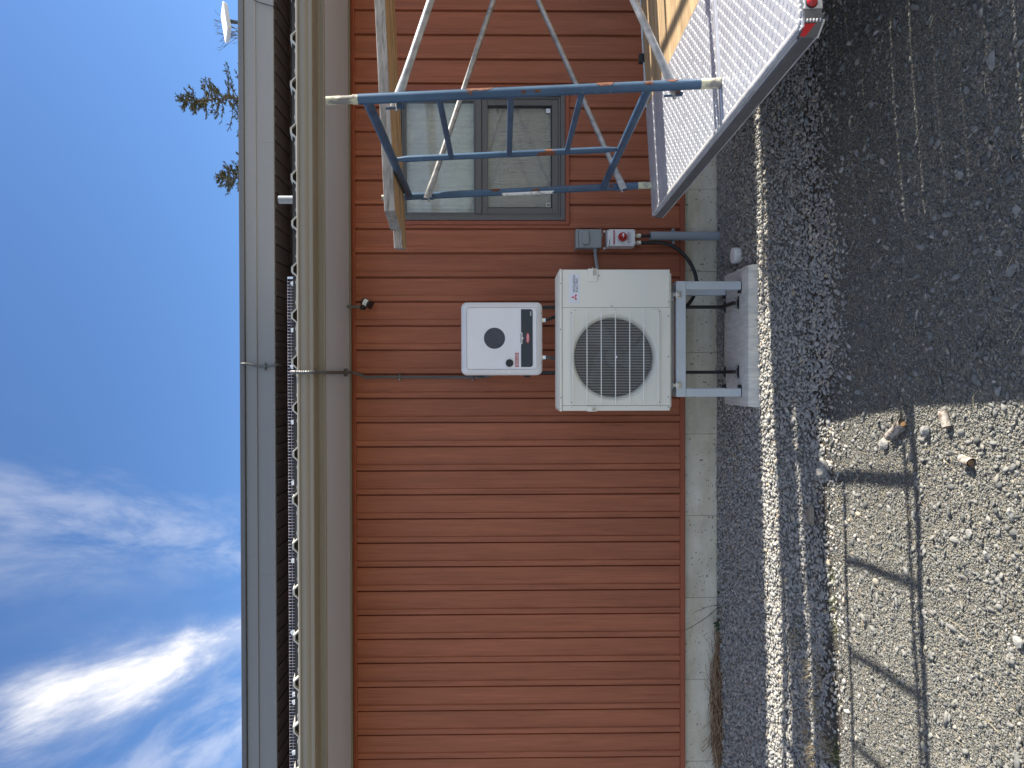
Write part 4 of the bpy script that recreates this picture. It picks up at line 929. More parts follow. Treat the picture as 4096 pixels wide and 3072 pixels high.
MB().plate(rrect(sl0, sl1, sv0, sv1, .006, 4), HY-.0014, HY-.0002).build('maker_label', LABEL_WHITE, hp)
H = sv1-sv0; Wd = sl1-sl0
text('MITSUBISHI', 'label_lettering', WX(2297, 1169, HY), WZ(2300.5, 1150, HY), HY-.0018, .0135, PRINT_BLACK, hp, 'LEFT', 1.03); text('ELECTRIC', 'label_lettering', WX(2297, 1169, HY), WZ(2311.5, 1150, HY), HY-.0018, .0135, PRINT_BLACK, hp, 'LEFT', 1.03)
lcx, lcz = WX(2297, 1189, HY), WZ(2298, 1189, HY); s_ = .0125
for a_ in (90, 210, 330):
    d = Vector((math.cos(R(a_)), math.sin(R(a_)))); e1 = Vector((math.cos(R(a_+30)), math.sin(R(a_+30))))*s_*1.0; e2 = Vector((math.cos(R(a_-30)), math.sin(R(a_-30))))*s_*1.0
    pts2 = [Vector((0, 0)), e1, e1+e2, e2]; MB().plate([(lcx+p.x*.98, lcz+p.y-.002) for p in pts2], HY-.0018, HY-.0014).build('three_diamond_mark', PRINT_RED, hp)
# handles, screws, louvre slot
def handle(x0, x1, z0, z1, right):
    m = MB(); m.plate(rrect(x0, x1, z0, z1, .006, 3), HY-.011, HY-.0005); o = m.build('handle', IVORY, hp, bevel=.003)
    a, b_ = (x0+(x1-x0)*.45, x1-.006) if right else (x0+.004, x1-.008)
    MB().box(a, b_, HY-.0125, HY-.0112, z0+(z1-z0)*.12, z0+(z1-z0)*.45).build('handle_recess_shade', RECESS_SHADE, hp)  # raised plate, its darker tone stands in for the recess shadow
    MB().box(a, b_+.012 if right else b_, HY-.020, HY-.0112, z0+(z1-z0)*.47, z0+(z1-z0)*.53).build('handle_lip', IVORY, hp)
handle(WX(2370, 1125, HY), hx1+.004, WZ(2390, 1100, HY), WZ(2350, 1100, HY), True); handle(hx0-.004, WX(2370, 1625, HY), WZ(2387, 1630, HY), WZ(2347, 1630, HY), False)
for px, py in ((2243, 1134), (2242, 1318), (2243, 1591), (2446, 1224), (2394, 1103), (2285, 1251), (2287, 1610), (2639, 1246), (2639, 1608), (2673, 1265), (2673, 1427), (2673, 1588), (2674, 1628), (2674, 1207)):
    p_ = W(px, py, HY); yy = HY-.006 if px < 2246 else (HY-.013 if px == 2394 else HY-.002)
    MB().disc((p_.x, p_.z), .0044, yy, yy+.004, 10).build('screw', SCREW, hp)
MB().plate(rrect(WX(2672, 1220, HY), WX(2672, 1092, HY), WZ(2678, 1150, HY), WZ(2668, 1150, HY), .005, 4), HY-.0018, HY-.0002).build('press_rib', IVORY, hp, bevel=.001)
for px, py in ((2292, 1242), (2303, 1242), (2461, 1240), (2618, 1238), (2631, 1238), (2293, 1618), (2461, 1617), (2631, 1616), (2288, 1630), (2641, 1627), (2349, 1612)):
    p_ = W(px, py, HY); MB().disc((p_.x, p_.z), .0018, HY-.0006, HY-.0001, 8).build('pin_hole', BLACK, hp)
MB().box(hx0+.02, hx1-.02, HY+.02, HB-.02, hz0-.012, hz0-.0005).build('base_pan', IVORY, hp)
STX0, STX1 = WX(2840, 1587, -.68), WX(2840, 1125, -.68)
zb1, zb0 = WZ(2704, 1350, -.68), WZ(2742, 1350, -.68)
for px in (1188, 1540):
    for yy in (-.655, -.40):
        x = WX(2695, px, -.68); MB().box(x-.026, x+.026, yy-.03, yy+.02, zb1+.013, hz0-.0125).build('foot', GALV, hp, bevel=.002)
# ------------------------------------------------------------------ stand
st = thing('heat_pump_stand', ((STX0+STX1)/2, -.53, PZ), 'silver aluminium frame stand holding the heat pump above the pad', 'stand')
for yy in (-.69, -.395):
    MB().box(STX0, STX1, yy, yy+.045, zb0, zb1).build('cross_beam', ALU_STAND, st, bevel=.003)
for x0_, x1_, s_ in ((STX0+.001, STX0+.049, 1), (STX1-.049, STX1-.001, -1)):
    for yy in (-.686, -.391): 
        MB().box(x0_, x1_, yy, yy+.004, PZ+.004, zb0-.001).build('leg', ALU_STAND, st, bevel=.0012, seg=1)
        xw = x1_-.004 if s_ > 0 else x0_
        MB().box(xw, xw+.004, yy+.0045, yy+.045, PZ+.004, zb0-.001).build('leg_flange', ALU_STAND, st)
        MB().box(x0_-.002, x1_+(.020 if s_ > 0 else 0), yy-.002, yy+.05, PZ+.0012, PZ+.0038).build('foot_plate', BLACK_STEEL, st)
        fx_ = x1_+.004 if s_ > 0 else x0_-.024
        MB().box(fx_, fx_+.020, yy+.002, yy+.010, PZ+.004, PZ+.024).build('foot_bracket', BLACK_STEEL, st, bevel=.001)
    MB().box(x0_, x1_, -.6445, -.3955, zb0+.004, zb1-.004).build('side_beam', ALU_STAND, st, bevel=.002)
for px in (1180, 1541):
    x = WX(2695, px, -.68)
    for yy in (-.675, -.40):
        MB().lathe([(.016, zb1+.0005), (.019, zb1+.007), (.016, zb1+.0125)], (x, yy+.01, 0), n=14).build('isolator', RUBBER, st, smooth=True)
    MB().box(x-.020, x+.020, -.7, -.6905, zb0+.030, zb1+.006).build('clamp', STEEL, st, bevel=.004)
    MB().lathe([(.009, 0), (.009, .008), (.005, .008), (.005, .014)], (x, -.7005, zb1-.012), (0, -1, 0), 6).build('clamp_bolt', STEEL, st)
    MB().box(x-.010, x+.010, -.7015, -.6945, zb1+.007, zb1+.022).build('clamp_tab', STEEL, st)

# white cap in the gravel
q = G(2958, 1022, .0); t = MB()
t.lathe([(.046, -.05), (.049, .0), (.050, .040), (.047, .046), (.040, .048)], (q.x, q.y, 0), n=32)
tag(t.build('drain_cap', WHITE, None, smooth=True), 'round white plastic pipe cap sticking out of the gravel', 'pipe cap')

# ------------------------------------------------------------------ trailer and scaffold share one slope
YW_, SLP = R(2.27), .049
EX = Vector((math.cos(YW_), math.sin(YW_), SLP)).normalized(); EY = Vector((math.sin(YW_), -math.cos(YW_), 0)); EZ = EX.cross(EY)*-1
if EZ.z < 0: EZ = -EZ
K_ = .9; OT = CAM+(Vector((1.0, -.531, .5648))-CAM)*K_; EX, EY, EZ = EX*K_, EY*K_, EZ*K_
XT = Matrix(((EX.x, EY.x, EZ.x, OT.x), (EX.y, EY.y, EZ.y, OT.y), (EX.z, EY.z, EZ.z, OT.z), (0, 0, 0, 1)))
def flip(mb): mb.f = [f[::-1] for f in mb.f]; return mb
def tb(mb, name, m, parent, **k): return flip(mb).build(name, m, parent, xf=XT, **k)
TW, TL, TP = 2.212, 4.2, .672          # deck width, length, depth of the tread plate
tr = thing('trailer', XT @ Vector((2.3, 1.1, -.6)), 'low aluminium trailer with tread plate tail and wooden deck parked by the wall', 'trailer')
tb(MB().box(0, TP/2-.25+.25, .004, TW-.005, -.005, 0).box(TP/2, TP, .004, TW-.005, -.005, 0), 'tread_plate', ALU_PLATE, tr)
vs_ = 1.385
tb(MB().box(.012, TP, vs_, vs_+.030, .0002, .0035), 'plate_seam', ALU_PLATE, tr, bevel=.0015)
m = MB(); p_ = .0265; nu, nv = int(TP/p_), int(TW/p_)
for i in range(nu):
    for j in range(nv):
        cx, cy = (i+.6)*p_, (j+.6)*p_
        if random.random() < .02 or vs_-.012 < cy < vs_+.042 or cy > TW-.03 or cx < .02: continue
        a_ = R(45+8 if (i+j) % 2 else -45+8); c_, s_ = math.cos(a_), math.sin(a_); l_, w_ = .0112, .0029
        P_ = [(-l_, 0, 0), (-l_*.5, -w_, 0), (l_*.5, -w_, 0), (l_, 0, 0), (l_*.5, w_, 0), (-l_*.5, w_, 0), (-l_*.55, 0, .0020), (l_*.55, 0, .0020)]
        m.add([(cx+x*c_-y*s_, cy+x*s_+y*c_, z+.0001) for x, y, z in P_], [(0,1,6),(1,2,7,6),(2,3,7),(3,4,7),(4,5,6,7),(5,0,6)])
o = m.build('tread_lozenge', ALU_PLATE, tr, xf=XT); o['kind'] = 'stuff'
v = .030; bw = .1425; i = 0
while v < TW-.06:
    w_ = min(bw, TW-.035-v)
    m = MB(); m.box(TP+.003, TL, v, v+w_-random.choice((.0025, .003, .003, .0052)), -.034, -.002+random.uniform(-.002, .001)); tb(m, 'deck_board', DECK, tr, bevel=.003); v += bw
# frame: tail rail, side rails, cross members
RAIL_SHADE = mat('shaded_rail', (.15, .15, .16), .5, metal=.5, var=.2, vs=(8, 12, 20))  # darker copy of the aluminium, shade of the tail end put into its colour
CH0, CH1 = Vector((.013, TW+.001, 0)), Vector((-.014, TW-.046, 0))
tb(MB().box(-.014, .030, .02, TW-.047, -.058, -.013), 'tail_rail', RAIL_SHADE, tr, bevel=.003)
tb(MB().box(-.017, .030, .018, TW-.046, -.0625, -.0585), 'rail_flange', ALU, tr, bevel=.0015)
tb(MB().box(.002, .060, .012, TW-.05, -.0125, -.0052), 'plate_edge_bar', ALU, tr, bevel=.002)
m = MB(); k4 = [(.013, TW+.001), (-.014, TW-.046), (.030, TW-.046), (.050, TW+.001)]
m.add([(u, v, -.060) for u, v in k4]+[(u, v, -.0055) for u, v in k4], [(0,1,2,3),(7,6,5,4),(0,4,5,1),(1,5,6,2),(2,6,7,3),(3,7,4,0)]); o = m.build('corner_gusset', RAIL_SHADE, tr, xf=XT)
m = MB(); k4 = [(.012, TW+.004), (-.018, TW-.046), (-.012, TW-.046), (.018, TW+.001)]
m.add([(u, v, -.066) for u, v in k4]+[(u, v, -.0605) for u, v in k4], [(0,1,2,3),(7,6,5,4),(0,4,5,1),(1,5,6,2),(2,6,7,3),(3,7,4,0)]); m.build('gusset_lip', ALU, tr, xf=XT)
tb(MB().box(.052, TL, TW-.045, TW, -.066, -.0055), 'side_rail', ALU, tr, bevel=.004)
tb(MB().box(.02, TL, -.010, .022, -.085, -.0055), 'side_rail', ALU, tr, bevel=.003)
tb(MB().box(TP+.004, TL, .0225, .029, -.02, .006), 'edge_strip', ALU, tr, bevel=.002)
tb(MB().box(TP+.004, TL, TW-.034, TW-.001, -.005, .006), 'edge_strip', ALU, tr, bevel=.002)
for uu in (.6, 1.6, 2.6, 3.6): tb(MB().box(uu, uu+.05, .022, TW-.046, -.085, -.036), 'cross_member', ALU, tr)
def beads(pa, pb_, r_, step):
    m = MB(); pa, pb_ = Vector(pa), Vector(pb_); n_ = int((pb_-pa).length/step)
    for i in range(n_):
        c = pa.lerp(pb_, (i+.5)/n_)+Vector((random.uniform(-1, 1), random.uniform(-1, 1), 0))*r_*.08
        m.lathe([(r_*.75, -.25*r_), (r_, .0), (r_*.85, .38*r_), (r_*.35, .55*r_)], c, n=8)
    return m
for pa, pb_, r_ in (((.014, .03, .002), (.014, TW-.03, .002), .0105), ((.04, TW-.013, .002), (TP, TW-.009, .002), .0115), ((.014, TW-.03, .002), (.035, TW-.014, .002), .0105), ((.000, .03, -.014), (.000, TW-.08, -.014), .006), ((.016, TW+.0005, -.058), (.016, TW+.0005, -.008), .006)):
    o = beads(pa, pb_, r_, r_*1.5).build('weld_bead', ALU, tr, xf=XT, smooth=True); o['kind'] = 'stuff'
# marker lamp and reflector at the near corner
m = MB(); m.lathe([(.0165, 0), (.0165, .004), (.0155, .009), (.012, .013), (.005, .015)], (.072, TW, -.030), (0, 1, 0), 24); tb(m, 'marker_lamp', RED_LENS, tr, smooth=True)
m = MB(); m.lathe([(.0185, 0), (.0185, .003), (.0172, .004)], (.072, TW, -.030), (0, 1, 0), 24); tb(m, 'lamp_bezel', RUBBER, tr, smooth=True)
e_ = CH1-CH0; nrm = Vector((e_.y, -e_.x, 0)).normalized()
if nrm.y < 0: nrm = -nrm
pp = [CH0+e_*t_+nrm*.0008+Vector((0, 0, w_)) for t_, w_ in ((.12, -.006), (.90, -.006), (.90, -.022), (.74, -.026), (.12, -.040))]
m = MB(); k5 = [tuple(p+nrm*.0014) for p in pp]+[tuple(p) for p in pp]; m.add(k5, [(0,1,2,3,4), (9,8,7,6,5)]+[(i, i+5, (i+1) % 5+5, (i+1) % 5) for i in range(5)]); m.build('reflector', RED_TAPE, tr, xf=XT)
# running gear further along
for v_ in (-.14, TW+.14):
    c = XT @ Vector((2.5, v_, -.42)); c.z = float(gz(c.x, c.y))+.255
    whl = bpy.data.objects.new('wheel', None); whl.location = c; COL.objects.link(whl); attach(whl, tr)
    MB().lathe([(.14, -.08), (.235, -.085), (.255, -.06), (.258, 0), (.255, .06), (.235, .085), (.14, .08)], c, (0, 1, 0), 32).build('tyre', RUBBER, whl, smooth=True)
    MB().lathe([(.139, -.07), (.139, .07), (.05, .03), (.03, .03)], c, (0, 1, 0), 24).build('rim', STEEL, whl, smooth=True)
ca = XT @ Vector((2.5, -.14, 0)); cb = XT @ Vector((2.5, TW+.14, 0)); za = float(gz(ca.x, ca.y))+.255; zb_ = float(gz(cb.x, cb.y))+.255
MB().tube([(ca.x, ca.y, za), (cb.x, cb.y, zb_)], .03, 10).build('axle', BLACK_STEEL, tr)
for v_ in (.15, TW-.15):
    q = XT @ Vector((2.5, v_, -.086)); MB().box(q.x-.04, q.x+.04, q.y-.04, q.y+.04, za, q.z).build('spring_block', BLACK_STEEL, tr)
qa = XT @ Vector((TL, TW/2, -.05)); MB().tube([qa, (qa.x+1.3, qa.y+.05, qa.z+.0)], .045, 8).build('tongue', ALU, tr); MB().tube([(qa.x+1.1, qa.y+.04, float(gz(qa.x+1.1, qa.y))), (qa.x+1.1, qa.y+.04, qa.z+.1)], .03, 8).build('jack', BLACK_STEEL, tr)
# small black latch on the far rail
q = W(2563, 232, -.945); la = thing('rail_latch', (q.x, q.y, q.z), 'black rubber latch fixed on the far edge of the trailer', 'latch')
MB().plate(rrect(q.x-.075, q.x+.08, q.z-.035, q.z-.012, .011, 4), q.y-.012, q.y+.006).build('strap', RUBBER, la, bevel=.003)
MB().box(q.x-.032, q.x+.018, q.y-.022, q.y+.012, q.z-.018, q.z+.012).build('body', BLACK, la, bevel=.005)

# ---- scaffold
sc_ = thing('scaffold', XT @ Vector((.187, .71, 0)), 'blue painted tube scaffold with rust patches standing on the trailer', 'scaffold')
US, VN, VF, VI = .187, 1.418, .040, .690
tr_ = .0193
def S(u, v, w): return XT @ Vector((u, v, w))
def st_tube(name, a, b_, r_, m, n=14):
    return MB().tube([a, (Vector(a)+Vector(b_))/2, b_], r_, n).build(name, m, sc_, smooth=True)
LU = 3.05
for U in (US, US+LU):
    for v_ in (VN, VF):
        st_tube('leg', S(U, v_, .085), S(U, v_, 1.524), tr_, BLUE, 16)
        st_tube('leg_end', S(U, v_, .002), S(U, v_, .086), tr_+.0002, CREAM, 16)
        st_tube('pin_collar', S(U, v_, 1.522), S(U, v_, 1.548), tr_-.001, CREAM, 16)
        st_tube('coupling_pin', S(U, v_, 1.546), S(U, v_, 1.657), .0158, CREAM, 14)
    st_tube('header', S(U, VN, 1.49), S(U, VF, 1.49), tr_, BLUE, 16)
    st_tube('bottom_bar', S(U, VN, .300), S(U, VF, .300), tr_-.001, BLUE, 16)
    MB().tube([S(U, VI, 1.468), S(U, VI, 1.42), S(U, VI, .9), S(U, VI, .38), S(U, VI, .322)], [.009, .0148, .0148, .0148, .009], 12).build('ladder_tube', BLUE, sc_, smooth=True)
    for w_ in (1.188, .885, .583): st_tube('rung', S(U, VN, w_), S(U, VI, w_), .0128, BLUE, 12)
    for v_, s_ in ((VN, 1), (VF, -1)):
        for w_ in (1.37, .19):
            m = MB(); m.obox((U-.03, v_-.012-.03*s_, w_-.035), (.008, 0, 0), (0, .024, 0), (0, 0, .030)); m.obox((U-.034, v_-.006-.03*s_, w_-.03), (.006, 0, 0), (0, .012, 0), (0, 0, .075)); tb(m, 'lock', BLUE, sc_)
            st_tube('lock_pin', S(U-.045, v_-.03*s_, w_), S(U+.012, v_-.03*s_, w_), .006, SCREW, 8)
def brace(v_, w0_, w1_, off):
    a = Vector((US-.005, v_, w0_)); b_ = Vector((US+LU+.005, v_, w1_)); d = (b_-a).normalized(); P_ = []; K = []
    Ln = (b_-a).length
    for s_ in (-.025, .0, .02, .06, .12, .2, Ln/2, Ln-.2, Ln-.12, Ln-.06, Ln-.02, Ln, Ln+.025):
        e = min(s_, Ln-s_); f = max(0, min(1, (e-.01)/.13)); P_.append(a+d*s_); K.append((f, ))
    rr_ = .0148; sq = [( .22+.78*k_[0], 1.35-.35*k_[0]) for k_ in K]
    MB().tube([XT @ p for p in P_], rr_, 14, True, sq).build('cross_brace', GALV, sc_, smooth=True)
for v_ in (VN-.032, VF+.034):
    brace(v_, 1.37, .19, 0); brace(v_+.006, .19, 1.37, .01)
# bare rusty patches where the blue paint has flaked off
RUST = mat('rust', (.17, .068, .034), .92, col2=(.075, .026, .014), vs=(70, 70, 70), bump=.5, bs=(140, 140, 140), dist=.003)
def rust_patch(v0, w0, half, a0, span, r_=None):
    m = MB(); V = []; F = []; n_ = 12; r_ = r_ or (tr_+.0008)/K_
    for i in range(n_+1):
        t_ = i/n_*2-1; sp_ = span*math.sqrt(max(.02, 1-t_*t_))*random.uniform(.75, 1.1)
        for j in range(6):
            a_ = R(a0)+sp_*(j/2.5-1); V.append(S(US+r_*math.cos(a_), v0+r_*math.sin(a_), w0+half*t_+random.uniform(-.002, .002)))
    for i in range(n_):
        for j in range(5): F.append((i*6+j, i*6+j+1, i*6+j+7, i*6+j+6))
    m.add(V, F); m.build('rust_patch', RUST, sc_, smooth=True)
for v0, yl, spots in ((VN, -2.245, ((1917, 355, 58, 38, .75), (2417, 322, 36, 45, .8), (2592, 320, 18, 75, .5), (2686, 308, 24, 40, .6), (2150, 385, 14, 110, .3), (2095, 388, 10, 112, .3))), (VF, -.99, ((1982, 750, 18, 60, .7), (2142, 752, 16, 95, .4), (2440, 742, 9, 90, .5)))):
    for px, py, hp_, a0, sp_ in spots:
        w_ = (XT.inverted() @ W(px, py, yl)).z; d_ = yl+4.93; rust_patch(v0, w_, hp_/FPX*d_/.9, a0, sp_)
# white paint smear on the far leg
m = MB(); V = []; F = []
for i in range(18):
    w_ = .92-.31*i/17
    for j in range(7):
        a_ = R(120+j*(26+6*math.sin(i*1.7))); r_ = (tr_+.0012+.0006*random.random())/K_; V.append(S(US+r_*math.cos(a_)*1.0, VF+r_*math.sin(a_), w_+.008*math.sin(j*2.1+i)))
for i in range(17):
    for j in range(6): F.append((i*7+j, i*7+j+1, i*7+j+8, i*7+j+7))
m.add(V, F); m.build('paint_smear', WHITE_PAINT, sc_, smooth=True)

# ---- planks on the header
def plank(u_end, v0, v1, w0, th, label, slant):
    u1 = 5.3; k_ = [random.uniform(-.004, .004) for _ in range(4)]
    pr = [(u_end, v0), (u1, v0), (u1, v1), (u_end+slant, v1), (u_end+slant*.8+k_[0], v0+(v1-v0)*.75), (u_end+slant*.45+k_[1], v0+(v1-v0)*.5), (u_end+slant*.1+k_[2], v0+(v1-v0)*.25)]
    m = MB(); n_ = len(pr)
    us = sorted(set([p[0] for p in pr])); V = [(u, v, w0+random.uniform(-.0005, .0005)) for u, v in pr]+[(u, v, w0+th) for u, v in pr]
    m.cur = 0; m.add(V, [tuple(range(n_))[::-1]]); m.cur = 1; b_ = 0
    m.f += [tuple(range(n_, 2*n_))]+[(i, (i+1) % n_, (i+1) % n_+n_, i+n_) for i in range(n_)]; m.mi += [1]*(n_+1)
    o = m.build('plank', [PLANK, PLANK_GREY], None, xf=XT, bevel=.003); tag(o, label, 'plank', 'planks laid on the scaffold'); return o
qa = XT.inverted() @ W(1585, 930, -1.23); qb = XT.inverted() @ W(1620, 1014, -1.0)
plank(qa.x, .325, .550, 1.5115, .058, 'weathered plank nearer the camera on the scaffold, its end broken off shorter', .05)
plank(qb.x, .120, .300, 1.5115, .050, 'weathered plank nearer the wall on the scaffold, its end sticking out furthest', -.03)

# ------------------------------------------------------------------ loose things on the ground
def rock(name, loc, s, m, seed, label, cat='stone', group=None, rz=0):
    rg = np.random.default_rng(seed); import bmesh
    bm = bmesh.new(); bmesh.ops.create_icosphere(bm, subdivisions=2, radius=1)
    ph = rg.uniform(0, 6.28, 9); ax = rg.normal(0, 1, (9, 3))
    for v in bm.verts:
        d = 1+sum(.085*math.sin(2.6*float(np.dot(ax[i], v.co))+ph[i]) for i in range(9)); v.co = Vector((v.co.x*s[0]*d, v.co.y*s[1]*d, v.co.z*s[2]*d))
    for i in range(5):
        n_ = Vector(rg.normal(0, 1, 3)).normalized(); k_ = rg.uniform(.62, .85)*abs(Vector((n_.x*s[0], n_.y*s[1], n_.z*s[2])).length)
        for v in bm.verts:
            e = v.co.dot(n_)-k_
            if e > 0: v.co -= n_*e*.9
    me = bpy.data.meshes.new(name); bm.to_mesh(me); bm.free(); me.materials.append(m)
    o = bpy.data.objects.new(name, me); o.location = (loc[0], loc[1], float(gz(loc[0], loc[1]))+s[2]*.45); o.rotation_euler = (0, 0, rz); COL.objects.link(o); return tag(o, label, cat, group)
def GG(px, py, it=4):
    z = -.1
    for _ in range(it): p = G(px, py, z); z = float(gz(p.x, p.y))
    return G(px, py, z)
p = GG(3250, 2060); rock('stone', p, (.062, .048, .022), ROCK_TAN, 3, 'flat brown stone at the edge between gravel bed and driveway')
p = GG(3300, 1880); rock('stone', p, (.058, .042, .03), ROCK, 5, 'grey angular stone in the band of shadow at the driveway edge')
p = GG(3545, 1773); rock('stone', p, (.028, .022, .02), ROCK, 8, 'small square grey stone beside the first birch piece')
p = GG(3715, 1725); rock('stone', p, (.022, .018, .02), ROCK, 9, 'little cubic stone between the two upper birch pieces')
sm_ = [(3845, 700, .03), (3790, 930, .026), (3972, 240, .036), (4070, 840, .028), (3430, 610, .034), (4000, 1565, .024), (3880, 2130, .024), (4050, 2050, .034), (3700, 2450, .026), (3590, 2600, .022), (3420, 1975, .024), (3950, 2215, .024), (3290, 2250, .03), (3520, 2790, .026), (3270, 2420, .028), (3500, 880, .024), (3350, 950, .022), (3280, 900, .03), (4000, 1010, .024), (3960, 2080, .022), (3700, 2210, .022), (4085, 2570, .035), (3300, 2840, .026), (3560, 2035, .02), (3660, 2060, .024)]
for i, (px, py, s_) in enumerate(sm_):
    p = GG(px, py); rg = random.Random(i)
    s_ *= .62; rock('stone', p, (s_*rg.uniform(.9, 1.4), s_*rg.uniform(.6, .9), s_*rg.uniform(.4, .7)), ROCK, 20+i, ('grey angular stone lying loose on the shaded part of the driveway' if py < 1650 else 'grey angular stone lying loose on the sunlit part of the driveway') if px > 3400 else ('grey stone at the shaded driveway edge beyond the trailer tail' if py < 1650 else 'grey stone in the dark strip between gravel bed and sunlit driveway'), 'stone', 'loose stones on the driveway', rg.uniform(0, 3))
def birch(a, b_, r_, label):
    a, b_ = GG(*a), GG(*b_); a = Vector((a.x, a.y, float(gz(a.x, a.y))+r_*.9)); b_ = Vector((b_.x, b_.y, float(gz(b_.x, b_.y))+r_*.95))
    t = thing('birch_piece', (a+b_)/2-Vector((0, 0, r_)), label, 'birch bark')
    d = (b_-a); P_ = [a+d*(i/6)+Vector((random.uniform(-1, 1), random.uniform(-1, 1), 0))*r_*.12 for i in range(7)]
    MB().tube(P_, [r_*random.uniform(.9, 1.08) for _ in P_], 14, False).build('bark', BIRCH, t, smooth=True)
    MB().tube([a+d*.04, (a+b_)/2, b_-d*.06], [r_*.72, r_*.7, r_*.66], 12).build('heartwood', BIRCH_IN, t)
birch((3628, 1690), (3570, 1748), .0185, 'curl of white birch bark lying slantwise near the shadow edge')
birch((3785, 1645), (3808, 1710), .016, 'curl of white birch bark half in shade by the shadow edge')
birch((3862, 1835), (3905, 1852), .016, 'short hollow curl of birch bark alone on the sunlit gravel')
# dry grass heap at the foundation, twig, weed
def heap():
    V = []; F = []
    for i in range(900):
        x = random.triangular(-2.95, -1.72, -2.4); top = .055*math.exp(-((x+2.25)/.28)**2)*(.6+.4*math.sin(x*23))+.012
        y = -random.uniform(.01, .05+.6*top); a_ = random.choice([0, math.pi])+random.gauss(0, .45) if random.random() < .66 else random.uniform(0, 6.28)
        l_ = random.uniform(.08, .34); el_ = random.gauss(0, .16) if random.random() < .93 else random.uniform(.2, .8)
        z = float(gz(x, y))+random.uniform(0, top); d = Vector((math.cos(a_)*math.cos(el_), math.sin(a_)*math.cos(el_)*.35, math.sin(el_))); w_ = .0015; b_ = len(V); s_ = Vector((0, .6, .8))*w_
        cv = random.uniform(-.6, .6)
        for k_ in range(6):
            t_ = k_/5; p = Vector((x, y, z))+d*(l_*(t_-.4))+Vector((0, -.05*abs(cv)*t_, cv*l_*t_*(1-t_)*.7)); p.y = min(p.y, -.003); p.z = max(p.z, float(gz(x, y))+.002); V += [p-s_, p+s_, p+Vector((0, -w_*1.2, 0))]
        for k_ in range(5):
            for j in range(3): F.append((b_+k_*3+j, b_+k_*3+(j+1) % 3, b_+k_*3+3+(j+1) % 3, b_+k_*3+3+j))
    o = fast_mesh('dry_grass', np.array([tuple(v) for v in V]), np.array(F), DRY); o['kind'] = 'stuff'
    tag(o, 'heap of dead brown grass lying against the foundation', 'dry grass')
heap()
tw = MB()
def twig(P_, r_): tw.tube(spline([W(*p) for p in P_], 6), [r_*(1-.6*i/(6*(len(P_)-1))) for i in range(6*(len(P_)-1)+1)], 5)
twig([(2888, 2420, -.03), (2860, 2440, -.05), (2825, 2470, -.06), (2770, 2505, -.05), (2722, 2530, -.03), (2705, 2540, -.03)], .0028)
twig([(2885, 2420, -.03), (2840, 2425, -.04), (2805, 2438, -.05), (2776, 2450, -.05)], .0022)
twig([(2768, 2506, -.05), (2766, 2520, -.05), (2774, 2532, -.05)], .0012); twig([(2838, 2462, -.06), (2855, 2452, -.06), (2880, 2458, -.05)], .0012); twig([(2800, 2488, -.055), (2785, 2480, -.06), (2778, 2462, -.07)], .001); twig([(2815, 2436, -.05), (2806, 2425, -.05), (2802, 2415, -.06)], .001)
tag(tw.build('twig', TWIG), 'thin forked dead twig leaning on the concrete foundation', 'twig')
wt = thing('weed', (WX(2890, 2500, -.05), -.05, -.03), 'small green leafy weed sprouting by the foundation next to the twig', 'plant')
for a, b_ in (((2888, 2490), (2855, 2508)), ((2889, 2488), (2850, 2494)), ((2889, 2500), (2862, 2526)), ((2890, 2482), (2868, 2478)), ((2891, 2505), (2878, 2520)), ((2886, 2385), (2870, 2362))):
    A = W(*a, -.05); B = W(*b_, -.075); d = B-A; s_ = d.cross(Vector((0, 1, 0))).normalized()*d.length*.15
    MB().add([A, A+d*.35+s_+Vector((0, -.005, 0)), A+d*.7+s_*.8+Vector((0, -.008, 0)), B, A+d*.7-s_*.8, A+d*.35-s_, A+d*.4+Vector((0, .003, 0))], [(0,1,6),(1,2,6),(2,3,6),(3,4,6),(4,5,6),(5,0,6)]).build('leaf', LEAF, wt)
tag(straws('driveway_straw', 300, -2.4, 1.6, -3.1, -1.35, .05, STRAW, .008, None, .0008), 'scattered dry straws and pine needles on the driveway', 'straw')
def tufts(spots, name, m, label, n=46, ln=.06):
    V = []; F = []
    for px, py in spots:
        c = GG(px, py)
        for i in range(n):
            a_ = random.uniform(0, 6.28); l_ = ln*random.uniform(.4, 1.3); x, y = c.x+random.gauss(0, .03), c.y+random.gauss(0, .014); z = float(gz(x, y)); o = random.uniform(.3, 1.3); w_ = .0011; b_ = len(V)
            for k_ in range(4):
                t_ = k_/3; p = Vector((x+math.cos(a_)*l_*t_*t_*o, y+math.sin(a_)*l_*t_*t_*o, z+l_*t_*(1-.35*t_*o))); s_ = Vector((-math.sin(a_), math.cos(a_), 0))*w_*(1-.8*t_); V += [p-s_, p+s_]
            for k_ in range(3): F.append((b_+2*k_, b_+2*k_+1, b_+2*k_+3, b_+2*k_+2))
    o = fast_mesh(name, np.array([tuple(v) for v in V]), np.array(F), m); o['kind'] = 'stuff'; tag(o, label, 'grass')
tufts([(3262, 2790), (3275, 2830), (3300, 2960), (3225, 2920), (3255, 3000), (3250, 3050), (3330, 3000), (3190, 2560), (3235, 2680), (3290, 2700)], 'brown_tuft', STRAW, 'withered grass tufts in the shaded strip at the driveway edge', 50, .065)
tufts([(3345, 2420), (3350, 2520), (3352, 3010), (3345, 2990), (3340, 2310), (3198, 2500), (3215, 430), (3350, 3050)], 'green_tuft', GREEN, 'short green and yellow grass tufts along the driveway edge', 40, .035)

